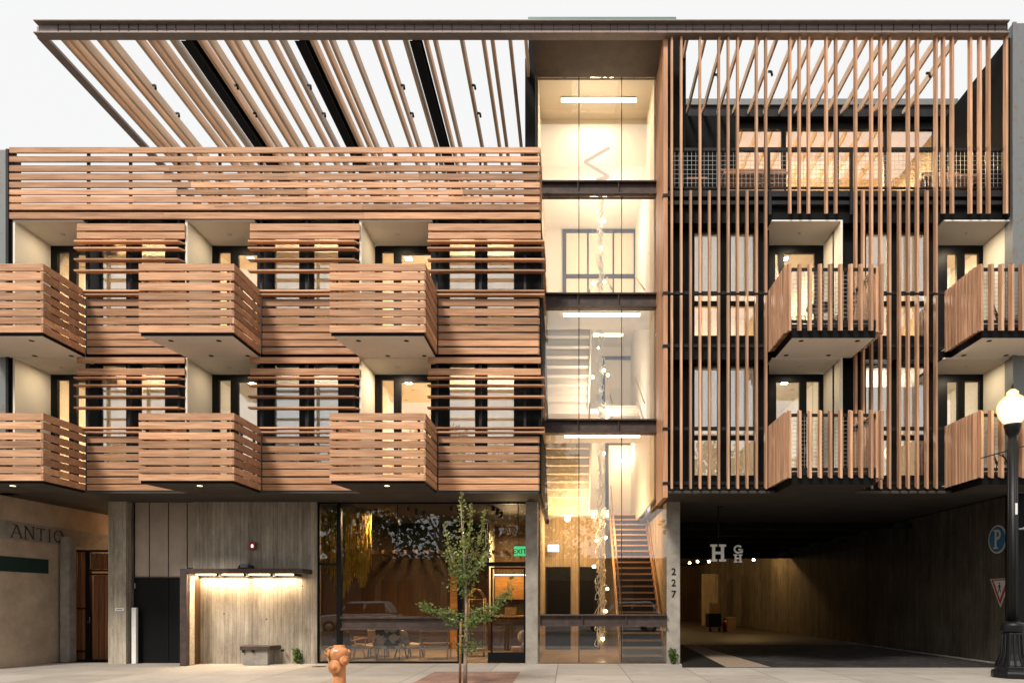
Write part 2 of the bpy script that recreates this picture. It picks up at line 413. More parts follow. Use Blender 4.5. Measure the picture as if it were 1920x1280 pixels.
# ---- balcony plans, left block: front left, front right, rear left (pixels at their planes)
BY = -1.31
balL = [(-98, 81, -12), (260, 439, 347), (618, 798, 672)]
bays = [(145, 347, [160, 239, 333], [(187,238),(260,311)]), (469, 675, [488, 573, 662], [(511,563),(585,636)]), (803, 1010, [818, 900, 984], [(840,893),(911,966)])]
recL = [(26, 150), (350, 472), (677, 806)]
jit = lambda a: random.uniform(-a, a)

def slat_lengths(mb, xa, xb, y0, y1, z0, z1, piece=3.0):
    # boards are butted end to end with a hairline joint
    x = xa
    while x < xb - .01:
        e = x + piece * random.uniform(.7, 1.25)
        if xb - e < .8: e = xb
        j = jit(.0025)
        mb.box(x + .0015, e - .0015, y0 + j, y1 + j, z0, z1)
        x = e

def left_screen(bi, fl):
    xa, xb, posts, wins = bays[bi]
    sl, lv, bd = ((slatsL, louvL, bandL), (slatsU, louvU, bandU))[fl]
    x0, x1 = X(xa), X(xb)
    xe = x1 + (.0 if bi < 2 else .05)
    mb = MB()
    for a, b in sl: slat_lengths(mb, x0, xe, -.02, .02, Zz(b)+.001, Zz(a)-.001)
    # louvre blades stand out from the plane
    xback = X(balL[bi][1], BY)                    # where the balcony's right flank meets the wall
    nxt = X(balL[bi+1][2] - 4) if bi < 2 else x1
    for i, (a, b) in enumerate(lv):
        za, zb = Zz(a, -.12), Zz(b, -.12)
        xs = x0 if i < 4 else xback
        zm = .034
        xr = x1 + (.14 if bi == 2 else 0)
        t = .10 if bi < 2 else 0
        mb.prism([(xs, -.12), (xr - t, -.12), (xr, .02), (xs, .02)], 2, za - zm, za)
        if bi == 2: mb.box(xr - .04, xr + .001, .042, 1.05, za - zm, za)
    for a, b in bd[1:]: slat_lengths(mb, xback + .03, (X(balL[bi+1][2]) if bi < 2 else x1), -.02, .02, Zz(b)+.001, Zz(a)-.001)
    if bi == 2:                                    # slats return along the end of the block
        for a, b in sl + bd[1:]: mb.box(x1 - .02, x1 + .02, .024, 1.2, Zz(b), Zz(a))
    scr = mb.build('louvre_screen', 'wood_x', hotel)
    for p in posts:
        bx(X(p) - .028, X(p) + .028, .045, .12, Zz(919 if fl == 0 else 664), Zz(668 if fl == 0 else 411)).build('steel_post', 'steel', scr)
    return scr
def window_wall(fl, xL, xR, wins, ztop, zbot, zmid, Y0, part='wall_panel', blind=None):
    """black wall with openings; wins in x pixels at Y0; returns windows"""
    zf, zc = ZF[fl] - .18, (ZC[fl] + .02)
    mb = MB(); edges = [xL] + [X(v, Y0) for w in wins for v in w] + [xR]
    for i in range(0, len(edges), 2): mb.box(edges[i], edges[i+1], Y0, Y0 + .1, zf, zc)
    for w in wins:
        a, b = X(w[0], Y0), X(w[1], Y0)
        mb.box(a, b, Y0 + .002, Y0 + .1, ztop, zc); mb.box(a, b, Y0 + .002, Y0 + .1, zf, zbot)
    mb.build(part, 'black', hotel)
    for w in wins:
        a, b = X(w[0], Y0), X(w[1], Y0); fr = MB(); t = .035
        fr.box(a, a+t, Y0+.02, Y0+.08, zbot, ztop); fr.box(b-t, b, Y0+.02, Y0+.08, zbot, ztop)
        fr.box(a+t, b-t, Y0+.02, Y0+.08, ztop-t, ztop); fr.box(a+t, b-t, Y0+.02, Y0+.08, zbot, zbot+t)
        for zm, th in zmid: fr.box(a+t, b-t, Y0+.015, Y0+.085, zm-th/2, zm+th/2)
        f = fr.build('window', 'black_frame', hotel)
        bx(a+t-.005, b-t+.005, Y0+.045, Y0+.051, zbot+t-.005, ztop-t+.005).build('pane', 'glass_room', f)
        if blind: bx(a+.02, b-.02, Y0+.13, Y0+.134, blind[0], blind[1]).build('window_shade', 'blind', f)  # in unlit rooms the white shade stands in for reflected sky

def room(xa, xb, ya, yb, za, zb, mat='room', name='room_lining', floor=None):
    t = .03; mb = MB()
    mb.box(xa, xb, yb, yb+t, za, zb); mb.box(xa-t, xa, ya, yb, za, zb); mb.box(xb, xb+t, ya, yb, za, zb)
    mb.box(xa-t, xb+t, ya, yb+t, zb, zb+t)
    o = mb.build(name, mat, hotel)
    bx(xa-t, xb+t, ya, yb+t, za-t, za-.001).build('room_floor', floor or 'floor_tan', hotel)
    return o
def niche(xa, xb, zf, zc, dy, lx, rx):
    """cream lined balcony recess with a dark glazed door at the back"""
    t = .05; mb = MB()
    if lx: mb.box(xa - t, xa, .03, dy, zf, zc)
    if rx: mb.box(xb, xb + t, .03, dy, zf, zc)
    mb.build('recess_wall', 'cream', hotel)
    bx(xa - t, xb + t, .03, dy + .02, zc, zc + .03).build('recess_ceiling', 'soffit', hotel)
    bx(xa - t, xb + t, .03, dy, zf - .03, zf).build('recess_floor', 'deck_pale', hotel)
def glazed_door(xa, xb, zf, zt, zc, dy, panes):
    """panes: list of (x0,x1,z0,z1) openings"""
    fr = MB(); xs = sorted(panes)
    e = xa
    for p in xs:
        fr.box(e, p[0], dy, dy+.09, zf, zt); fr.box(p[0], p[1], dy+.002, dy+.09, p[3], zt); fr.box(p[0], p[1], dy+.002, dy+.09, zf, p[2]); e = p[1]
    fr.box(e, xb, dy, dy+.09, zf, zt)
    d = fr.build('balcony_door', 'black_frame', hotel)
    for p in xs: bx(p[0], p[1], dy+.04, dy+.046, p[2], p[3]).build('pane', 'glass_door', d)
    px = xs[-1][0] - .05
    MB().tube([(px, dy-.03, zf+.95), (px, dy-.03, zf+1.15)], .012, 6).build('handle', 'wire', d)
    if zc - zt > .02: bx(xa - .02, xb + .02, dy + .01, dy + .08, zt, zc).build('wall_panel', 'cream', hotel)

# ---- left block ------------------------------------------------------------
for fl in (0, 1):
    for bi in range(3):
        left_screen(bi, fl)
        xa, xb, posts, wins = bays[bi]
        dz = 0 if fl == 0 else 3.2125
        Y0 = .4
        window_wall(fl, X(xa) - .02, X(xb) + (.06 if bi == 2 else .02), wins, Zz(681, Y0) + dz, Zz(868, Y0) + dz, [], Y0, blind=(Zz(868, Y0) + dz, Zz(474 + (252 if fl == 0 else 0) - (6 if bi == 1 else 0), Y0)))
        r0, r1 = recL[bi]
        xl, xr = X(r0), X(r1)
        niche(xl, xr, ZF[fl], ZC[fl], 1.14, True, False)
        # partition between recess and the room beside it
        bx(xr - .02, xr + .08, .42, 1.2, ZF[fl], ZC[fl]).build('partition', 'black', hotel)
        zt = Zz(460, 1.14) - (0 if fl else 3.2125)
        g = lambda p: X(p, 1.14)
        # (frame left, narrow pane, wide pane) measured on the third recess, shifted for the others
        s = g(r0 * .935 + 1065 * .065) - g(677 * .935 + 1065 * .065)
        P = [(g(716)+s, g(738)+s, ZF[fl]+.1, zt-.16), (g(752)+s, g(808)+s, ZF[fl]+.1, zt-.21)]
        glazed_door(g(703)+s, xr + .02, ZF[fl]+.004, zt, ZC[fl], 1.14, P)
        lamp('blind_fill_light', 'POINT', ((X(xa)+X(xb))/2, 1.65, ZC[fl]-1.5), [[340, 250, 420],[330, 360, 420]][fl][bi], (1, .82, .60) if (fl, bi) != (0, 1) else (1, .93, .84), .12)  # added fill light behind the blinds to make them look brighter
        lamp('recess_lamp_and_fill', 'AREA', (xl+.7, .6, ZC[fl]-.012), [[12, 8, 34],[11, 10, 11]][fl][bi], (1, .80, .56), .16)  # lit downlight in a few recesses, added fill in the others
        MB().lathe([(.001,0),(.06,0),(.06,.008),(.001,.008)], (xl+.7, .6, ZC[fl]-.009), 14).build('recess_downlight', 'white', hotel)
        rx0 = xl - .02; rx1 = X(recL[bi+1][0]) - .16 if bi < 2 else X(1010) + .0
        room(rx0, rx1, 1.26, 5.4, ZF[fl], ZC[fl]-.02)
        bx(xr + .1, rx1, .52, 1.25, ZC[fl]-.04, ZC[fl]-.02).build('room_ceiling', 'room', hotel)
        bx(xr + .1, rx1, .52, 1.25, ZF[fl]-.03, ZF[fl]-.004).build('room_floor', 'floor_tan', hotel)
        lit = [[240, 14, 430], [290, 310, 430]][fl][bi]
        lamp('room_lamp', 'AREA', ((rx0+rx1)/2+.3, 2.6, ZC[fl]-.12), lit, (1, .66, .32), 1.2)
# storey edges: black bands seen through the slats
for za, zb in ((ZS + .001, ZF[0]-.03), (7.30, ZF[1]-.03), (10.535, 10.89)):
    bx(X(20), X(1010), .06, 1.1 if za < 5 else .62, za, zb).build('floor_edge', 'black', hotel)
bx(X(22) - .06, X(22), .02, 6, ZS, 10.6).build('side_wall', 'charcoal', hotel)
bx(X(1010), X(1010)+.06, .05, 8, ZS, 10.6).build('side_wall', 'charcoal', hotel)
# terrace deck and its slatted guard
bx(X(20), X(1006), .64, 7.6, 10.54, 10.72).build('terrace_deck', 'conc_plain', hotel)
mb = MB()
for a, b in [(277,287.5),(294,304.5),(311,322),(326,338),(342,352.5),(356,365.5),(369,380),(383,394),(399,411)]:
    slat_lengths(mb, X(18), X(1012), -.02, .02, Zz(b)+.001, Zz(a)-.001, 4.1)
    mb.box(X(1012)-.02, X(1012)+.02, .024, 1.0, Zz(b), Zz(a))
gd = mb.build('terrace_guard', 'wood_x', hotel)
for p in (24, 163, 242, 333, 410, 488, 573, 662, 740, 818, 900, 984):
    bx(X(p)-.025, X(p)+.025, .03, .09, Zz(411), Zz(279)).build('steel_post', 'steel', gd)
# balconies, left block
for fl in (0, 1):
    bd = bandU if fl else bandL
    zs = 7.295 if fl else ZS + .004
    for bi, (fa, fb, ra) in enumerate(balL):
        xa, xb, xra = X(fa, BY), X(fb, BY), X(ra)
        slab = MB().prism([(xa+.05, BY+.05), (xb-.05, BY+.05), (xb-.05, .055), (xra+.05, .055)], 2, zs, ZF[fl]-.02)
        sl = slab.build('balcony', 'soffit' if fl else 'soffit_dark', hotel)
        edge = MB().prism([(xa+.02, BY+.045), (xb-.045, BY+.045), (xb-.045, BY+.049), (xa+.02, BY+.049)], 2, zs+.006, ZF[fl]-.03)
        edge.prism([(xb-.046, BY+.045), (xb-.042, BY+.045), (xb-.042, .02), (xb-.046, .02)], 2, zs+.006, ZF[fl]-.03)
        edge.build('edge_trim', 'black', sl)
        ra_ = MB()
        for a, b in bd:
            z0, z1 = Zz(b)+.001, Zz(a)-.001; j = jit(.003)
            ra_.box(xa, xb - .041, BY + j, BY+.04 + j, z0, z1)
            ra_.box(xb-.04, xb, BY + .001, -.021, z0, z1)
            ra_.prism([(xa, BY+.042), (xa+.04, BY+.042), (xra+.04, -.02), (xra, -.02)], 2, z0, z1)
        ra_.build('slatted_rail', 'wood_x', sl)
        n = 3
        for k in range(n):
            x = xa + .12 + (xb - xa - .3) * k / (n-1)
            bx(x, x+.045, BY+.045, BY+.09, ZF[fl]-.02, Zz(bd[0][0])-.02).build('rail_post', 'steel', sl)
        for k in range(2):
            y = BY + .45 + .6*k; bx(xb-.09, xb-.045, y, y+.045, ZF[fl]-.02, Zz(bd[0][0])-.02).build('rail_post', 'steel', sl)
        spots = [((xa+xb)/2-.5, -1.02), ((xa+xb)/2+.55, -1.02), ((xa+xb)/2-.1, -.1), ((xa+xb)/2+.75, -.1)] if fl else [((xa+xb)/2+.12, -1.0)]
        for sx, sy in spots:
            MB().lathe([(.001,0),(.055,0),(.055,.012),(.001,.012)], (sx, sy, zs-.006), 14).build('recessed_light', 'iron' if fl else 'down', sl)
# ---- soffit and base, left --------------------------------------------------
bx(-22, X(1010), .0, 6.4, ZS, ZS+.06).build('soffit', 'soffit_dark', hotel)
bw = 1.4
XB = lambda p: X(p, bw)
bx(XB(207), XB(240), bw-.08, bw+.5, 0, ZS-.002).build('concrete_pier', 'conc', hotel)
bx(XB(362), XB(594), bw, bw+.3, 0, ZS-.002).build('concrete_wall', 'conc', hotel)
bx(XB(240), XB(362), bw+.25, bw+.3, 0, ZS-.002).build('wall_panel', 'black', hotel)
for a, b, zb in ((247.5,273.5,1080),(275.5,309.5,1080),(311.5,345,1080),(347,361.5,1063)):
    bx(XB(a), XB(b), bw+.12, bw+.2, Zz(zb, bw), Zz(934, bw)).build('bronze_panel', 'bronze', hotel, bevel=.006)
bx(XB(243), XB(337), bw+.1, bw+.22, Zz(1082.5,bw), Zz(1080,bw)).build('door_head', 'steel_rust', hotel)
dr = bx(XB(246), XB(310), bw+.14, bw+.2, .01, Zz(1083,bw)).build('service_door', 'black', hotel, label='wide left leaf of the black service door')
bx(XB(311), XB(336), bw+.14, bw+.2, .01, Zz(1083,bw)).build('service_door', 'black', hotel, label='narrow right leaf of the black service door')
bx(XB(247.2), XB(248.6), bw+.1, bw+.15, Zz(1102,bw), Zz(1092,bw)).build('hinge', 'wire', dr)
# canopy frame with led strip
cy = .74; XC = lambda p: X(p, cy)
mb = MB().box(XC(337), XC(567), cy, bw, Zz(1074,cy), Zz(1065,cy)).box(XC(337), XC(349.5), cy, cy+.1, 0, Zz(1074.2,cy))
can = mb.build('wall_canopy', 'steel_rust', hotel, bevel=.008)
bx(XC(337)+.02, XC(349.5)-.01, cy+.102, bw, 0, Zz(1074.4,cy)).build('side_panel', 'wood_dark', can)
bx(XC(349.5)-.008, XC(349.5)+.004, cy+.14, cy+.36, .01, Zz(1077,cy)).build('reveal_panel', 'hide_white', can)
for i, (a, b) in enumerate(((372, 417), (424, 467), (474, 516), (523, 560))):
    bx(XB(a), XB(b), bw-.2, bw-.14, Zz(1074,cy)-.028, Zz(1074,cy)-.003).build('led_strip', 'led', can)
for p in (420.5, 470.5, 519.5, 563): bx(XB(p)-.035, XB(p)+.035, bw-.34, bw-.02, Zz(1074,cy)-.06, Zz(1074,cy)-.002).build('bracket', 'steel', can)
for p, q in ((404, 1093), (470, 1093), (567, 1098), (420, 1150), (500, 1160)):
    MB().lathe([(.001,0),(.018,0),(.018,.004),(.001,.004)], (XB(p), bw+.001, Zz(q,bw)), 12, (0,-1,0)).build('tie_hole', 'iron', hotel)
# ---- lobby glazing ---------------------------------------------------------
gy = 1.46; XG = lambda p: X(p, gy); ZG = lambda p: Zz(p, gy)
fr = MB()
fr.box(XG(595), XG(985), gy, gy+.08, ZG(944), ZS-.003)
fr.box(XG(595), XG(598), gy, gy+.08, 0, ZG(944)); fr.box(XG(632), XG(640), gy-.04, gy+.1, 0, ZG(944))
fr.box(XG(598), XG(632), gy, gy+.08, ZG(1059), ZG(1055)); fr.box(XG(598), XG(632), gy, gy+.08, 0, .05)
fr.box(XG(640), XG(858), gy, gy+.08, 0, .05)
fr.box(XG(858), XG(868), gy-.04, gy+.1, 0, ZG(944)); fr.box(XG(868), XG(985), gy-.03, gy+.09, ZG(1061), ZG(1053))
for p in (745, 913): fr.box(XG(p)-.006, XG(p)+.006, gy+.02, gy+.05, ZG(1155) if p == 745 else ZG(1053), ZG(944))
lob = fr.build('lobby_glazing', 'black_frame', hotel)
for a, b, za, zb in ((598,632,1059,944),(598,632,1240,1059),(640,745,1155,944),(745,858,1155,944),(640,858,1240,1180),(868,913,1053,944),(913,985,1053,944),(868,915,1240,1061)):
    bx(XG(a)+.004, XG(b)-.004, gy+.03, gy+.036, max(.05, ZG(za)), ZG(zb)).build('pane', 'glass_lobby', lob)
mb = MB().box(XG(640), XG(858), gy-.1, gy+.12, ZG(1158.5), ZG(1155)).box(XG(640), XG(858), gy-.01, gy+.03, ZG(1177), ZG(1158.5)).box(XG(640), XG(858), gy-.1, gy+.12, ZG(1180), ZG(1177))
mb.build('steel_beam', 'steel_rust', hotel)
d = MB().box(XG(915), XG(985), gy, gy+.05, .01, ZG(1222)).box(XG(920), XG(923.5), gy, gy+.05, ZG(1222), ZG(1063)).box(XG(982), XG(985), gy, gy+.05, ZG(1222), ZG(1063)).box(XG(923.5), XG(982), gy, gy+.05, ZG(1066), ZG(1063))
d = d.build('entrance_door', 'black_frame', hotel)
bx(XG(923.5), XG(982), gy+.02, gy+.026, ZG(1222), ZG(1066)).build('pane', 'glass_lobby', d)
MB().tube([(XG(928), gy-.06, 1.0), (XG(978), gy-.06, 1.0)], .016, 8).build('handle', 'iron', d)
# lobby room
lx0, lx1 = X(470, 2), XB(1006)
mb = MB().box(lx0, -2.62, 6.6, 6.7, 0, 4.4).box(lx0-.1, lx0, 1.75, 6.7, 0, 4.4)
mb.build('lobby_wall', 'wood_dark', hotel)
bx(-2.62, lx1, 8.3, 8.4, 0, 4.4).build('lobby_wall', 'wood_dark', hotel)
bx(-2.70, -2.62, 6.7, 8.3, 0, 4.4).build('lobby_wall', 'room', hotel)
bx(lx1-.04, lx1, 1.95, 8.3, 0, 4.4).build('lobby_wall', 'wood_dark', hotel)
bx(lx0, lx1, 1.6, 8.4, -.02, .012).build('lobby_floor', 'floor_tan', hotel)
bx(lx0-.1, lx1, 1.7, 8.4, 4.24, 4.28).build('lobby_ceiling', 'wood_dark', hotel)
mb = MB()
for i in range(15): mb.box(-5.9+i*.33, -5.82+i*.33, 4.4, 6.5, 3.02, 3.12)
mb.build('ceiling_slats', 'wood_dark', hotel)
bx(-5.7, -2.7, 6.2, 6.58, 3.13, 4.2).build('ceiling_drop', 'black', hotel)
bx(X(925,7.6), lx1-.05, 8.1, 8.29, 1.66, 2.45).build('reception_panel', 'wood_warm', hotel)
bx(X(925,7.6), lx1-.05, 8.02, 8.1, 2.50, 2.53).build('led_strip', 'led', hotel)
bx(X(845,6.6), X(858,6.6), 6.5, 6.59, 0, 3.0).build('door_jamb', 'wood_warm', hotel)
# ---- concrete piers of the tower --------------------------------------------
bx(X(985.5,1.35), X(1008,1.35), 1.35, 1.95, 0, ZS-.002).build('concrete_pier', 'conc_plain', hotel)
pr = bx(X(1250,1.35), X(1275,1.35), 1.35, 1.95, 0, ZS-.002).build('concrete_pier', 'conc_plain', hotel)
for ch, py in (('2', 1077), ('2', 1098), ('7', 1119)):
    z0 = Zz(py, 1.35)
    text_mesh('house_number', ch, .245, .006, 'iron', pr, lambda v, z0=z0: (X(1263,1.35)+v.x, 1.342-v.z, z0+v.y), .003)
# ---- stair tower ------------------------------------------------------------
ty = 1.35; XT = lambda p: X(p, ty); ZT = lambda p: Zz(p, ty)
sx0, sx1 = XT(1008), XT(1230)
gx1 = XT(1250)
def beam(p0, p1, x0, x1):
    m = MB().box(x0, x1, ty-.12, ty+.14, ZT(p0)-.035, ZT(p0)).box(x0, x1, ty-.03, ty+.03, ZT(p1)+.035, ZT(p0)-.035).box(x0, x1, ty-.12, ty+.14, ZT(p1), ZT(p1)+.035)
    for k in range(3):
        xx = x0 + (x1-x0)*(.34+.34*k) if k < 2 else x0+.03
        m.box(xx-.008, xx+.008, ty-.11, ty-.032, ZT(p1)+.036, ZT(p0)-.036)
    return m.build('steel_beam', 'steel_rust', hotel)
for a, b in ((343,368),(552,578),(787,813)): beam(a, b, sx0, sx1)
beam(1151, 1173, sx0+.03, gx1)
for za, zb, xr in ((340,145,sx1),(552,368,sx1),(787,578,sx1),(1151,813,sx1),(1241,1173,gx1-.002)):
    ed = [sx0, XT(1085.5), XT(1165.5), xr]
    for i in range(3):
        bx(ed[i]+.010, ed[i+1]-.010, ty+.005, ty+.011, ZT(za)+.004, ZT(zb)-.004).build('tower_glazing', 'glass_tower', hotel)
    for i in (1, 2): bx(ed[i]-.010, ed[i]+.010, ty-.004, ty+.03, ZT(za)+.002, ZT(zb)-.002).build('glazing_joint', 'iron', hotel)
bx(sx1, gx1, ty+.005, ty+.011, ZT(1151), ZS).build('tower_glazing', 'glass_tower', hotel)
# header plate, roof cap, flanks
bx(sx0-.05, sx1, ty+.0, ty+.1, ZT(145)+.062, 15.3).build('tower_header', 'steel_rust', hotel)
bx(sx0-.05, sx1, .2, ty+.1, ZT(145)+.002, ZT(145)+.06).build('tower_soffit', 'soffit_brown', hotel)
bx(sx0-.05, sx1, .14, .199, ZT(145)-.0, 15.1).build('tower_fascia', 'wood_fin', hotel)
bx(X(990,2), X(1268,2), 2.0, 9.8, 16.55, Zz(32,2)).build('tower_roof', 'greenroof', hotel)
bx(X(984.5,1.2), sx0-.05, 1.2, 9.8, 10.55, 15.25).build('tower_flank', 'charcoal', hotel)
bx(X(991,1.2), sx0-.051, 1.21, 9.8, 15.25, 15.85).build('tower_flank', 'charcoal', hotel)
bx(sx1+.1, X(1275,1.5), .62, 9.8, 10.8, 15.3).build('tower_flank', 'charcoal', hotel)
bx(sx0-.05, sx1+.1, 1.6, 1.7, 15.27, 16.55).build('tower_front', 'charcoal', hotel)
# cedar reveal to the right of the glass
bx(sx1+.001, X(1252,.0), -.0, ty+.02, ZS-.10, Zz(68,.0)).build('cedar_reveal', 'wood_fin', hotel)
# inside walls
iz = 15.2
sL, sR = sx0+.005, sx1-.02
mb = MB().box(sL-.04, sL, ty+.2, 10, ZS+.1, iz).box(sR, sR+.04, ty+.2, 10, ZS+.1, iz).box(sL-.04, sR+.04, 8.2, 8.25, ZS, 10.6).box(sL-.04, sR+.04, 6.6, 6.65, 10.79, 13.87).box(sL, sR, 3.3, 6.6, 13.87, 13.95).box(sL, sR, 3.3, 3.35, 13.951, iz).box(sL-.04, sR+.04, ty+.1, 10.05, iz, iz+.05)
mb.build('stairwell_wall', 'stairwall', hotel)
bx(gx1+.12, gx1+.2, 1.95, 10, 0, ZS+.1).build('stairwell_wall', 'conc_warm', hotel)
bx(sL-.03, sL+.03, 1.95, 10, 0, ZS+.1).build('stairwell_wall', 'conc_warm', hotel)
bx(sL, 1.22, 6.4, 6.5, 0, ZS+.34).build('stairwell_wall', 'conc_warm', hotel)
bx(1.22, gx1+.12, 8.2, 8.25, 0, ZS).build('stairwell_wall', 'conc_warm', hotel)
bx(-.9, gx1+.1, 1.5, 10, -.02, .010).build('stairwell_floor', 'floor_tan', hotel)
for px0, px1 in ((1022, 1070), (1087, 1125)):
    k = MB().box(X(px0,6.3), X(px1,6.3), 6.33, 6.39, .012, Zz(1062,6.3)); dd = k.build('inner_door', 'black', hotel)
    MB().tube([(X(px1,6.3)-.09, 6.28, 1.0), (X(px1,6.3)-.09, 6.28, 1.14)], .014, 6).build('handle', 'wire', dd)
# landings and flights
def landing(x0, x1, y0, y1, z): bx(x0, x1, y0, y1, z-.16, z).build('stair_landing', 'stairwall', hotel)
landing(sL, sR, ty+.2, 2.9, 6.12); landing(sL, sR, ty+.2, 2.9, 9.26)
landing(sL, 1.28, 5.4, 10, 4.45); landing(1.28, sR, 6.6, 10, 4.45); landing(sL, sR, 5.4, 10, 7.62); landing(sL, sR, 5.4, 10, 10.78)
def flight(x0, x1, ya, za, yb, zb, n):
    tr = MB(); ri = MB(); dy = (yb-ya)/n; dz = (zb-za)/n; s = 1 if dy > 0 else -1
    for i in range(n):
        y = ya+dy*i; z = za+dz*(i+1)
        tr.box(x0, x1, y-.03*s, y+dy, z-.045, z)
        if s > 0: ri.box(x0+.01, x1-.01, y, y+.015, z-dz, z-.046)
        else: ri.box(x0+.01, x1-.01, y-.015, y, z-dz, z-.046)
    f = tr.build('stair_flight', 'wood_stair' if za < 4 else 'stairwall', hotel)
    ri.build('riser', 'steel' if za < 4 else 'stairwall', f)
    st = MB()
    for x in (x0-.05, x1+.002):
        st.prism([(ya, za-.12), (ya, za+.2), (yb, zb+.2), (yb, zb-.12)], 0, x, x+.048)
    st.build('stringer', 'wood_stair' if za < 4 else 'stairwall', f)
    hr = MB()
    for x in (x0+.02, x1-.02): hr.tube([(x, ya, za+.95), (x, yb, zb+.95)], .022, 8)
    hr.build('handrail', 'wood_stair', f)
    bl = MB()
    for i in range(0, n+1, 3):
        y = ya+(yb-ya)*i/n; z = za+(zb-za)*i/n
        bl.tube([(x0+.02, y, z), (x0+.02, y, z+.93)], .01, 6)
    bl.build('baluster', 'wire', f)
flight(1.40, 2.5, 1.75, .01, 6.6, 4.45, 24)
flight(sL+.06, .62, 5.4, 4.45, 2.9, 6.12, 9)
flight(1.2, sR-.08, 2.9, 6.12, 5.4, 7.62, 8)
flight(sL+.06, .62, 5.4, 7.62, 2.9, 9.26, 9)
flight(1.2, sR-.08, 2.9, 9.26, 5.4, 10.78, 8)
# dark framed openings on the back wall of the well
for px0, px1, p0, zfl, yb in ((1135, 1197, 828, 4.46, 8.15), (1128, 1192, 668, 7.63, 8.15), (1055, 1195, 430, 10.79, 6.55)):
    a, b, z0, z1 = X(px0,yb), X(px1,yb), zfl, Zz(p0,yb); t = .12
    f = MB().box(a, a+t, yb-.02, yb+.04, z0, z1).box(b-t, b, yb-.02, yb+.04, z0, z1).box(a+t, b-t, yb-.02, yb+.04, z1-t, z1).build('inner_doorway', 'steel', hotel)
    bx(a+t, b-t, yb+.01, yb+.03, z0, z1-t).build('door_panel', 'stairwall' if zfl < 9 else 'room', f)
    if zfl > 9:
        for q in (.28, .62): bx(a+t+(b-a)*q, a+t+(b-a)*q+.05, yb-.012, yb+.009, z0, z1-t).build('glazing_bar', 'steel', f)
    if zfl > 9: bx(a+t, b-t, yb-.03, yb+.03, z0+1.45, z0+1.58).build('transom', 'steel', f)
# ---- right block ------------------------------------------------------------
G = 17.6
bayA = [(1259+G*i, i in (2,4,8)) for i in range(11)]
bayB = [(p, None) for p in (1480,1497.5,1515,1548,1566)]
bayC = [(p, s) for p, s in ((1603,0),(1617,1),(1632.5,0),(1649.5,0),(1666,0),(1684.5,1),(1701,0),(1718,0),(1736,1),(1753,0))]
bayD = [(p, None) for p in (1767,1783.5,1817.5,1835,1851.5,1884)]
FW, FD = .048, .12
def fin(mb, p, z0, z1, yy=-.085, w=FW, d=FD):
    x = X(p); a = jit(.004)
    mb.prism([(yy+a, z0), (yy+d+a, z0+.06), (yy+d+a, z1-.0), (yy+a, z1-.05)], 0, x-w/2, x+w/2)
zt0 = 14.79
def fins(lst, upper_only):
    mb = MB()
    for p, s in lst:
        if upper_only: fin(mb, p, Zz(404), zt0)
        elif s: fin(mb, p, Zz(917), Zz(357))
        else:
            fin(mb, p, Zz(552)+.003, zt0); fin(mb, p, Zz(917), Zz(552)-.003)
    return mb.build('slat_screen', 'wood_z', hotel)
fa = fins(bayA, False); fb = fins(bayB, True); fc = fins(bayC, False); fd = fins(bayD, True)
def rails(scr, xa, xb, rows):
    for p in rows:
        z = Zz(p, .1)
        bx(X(xa), X(xb), .088, .15, z-.04, z+.035).build('support_rail', 'steel', scr)
rails(fa, 1247, 1447, (549, 648, 803, 905)); rails(fc, 1597, 1775, (549, 648, 803, 905))
for p in (366, 549, 648, 803, 905):     # flat steel tabs against the cedar reveal
    bx(X(1243,-.02), X(1254,-.02), -.02, .1, Zz(p+3), Zz(p-2)).build('steel_tab', 'iron', fa)
for p in (412, 664):                     # bright thin rods
    for s, a, b in ((fa, 1280, 1432), (fc, 1610, 1752)):
        MB().tube([(X(a,.2), .2, Zz(p,.2)), (X(b,.2), .2, Zz(p,.2))], .012, 6).build('metal_rod', 'white', s)
Y0 = .42
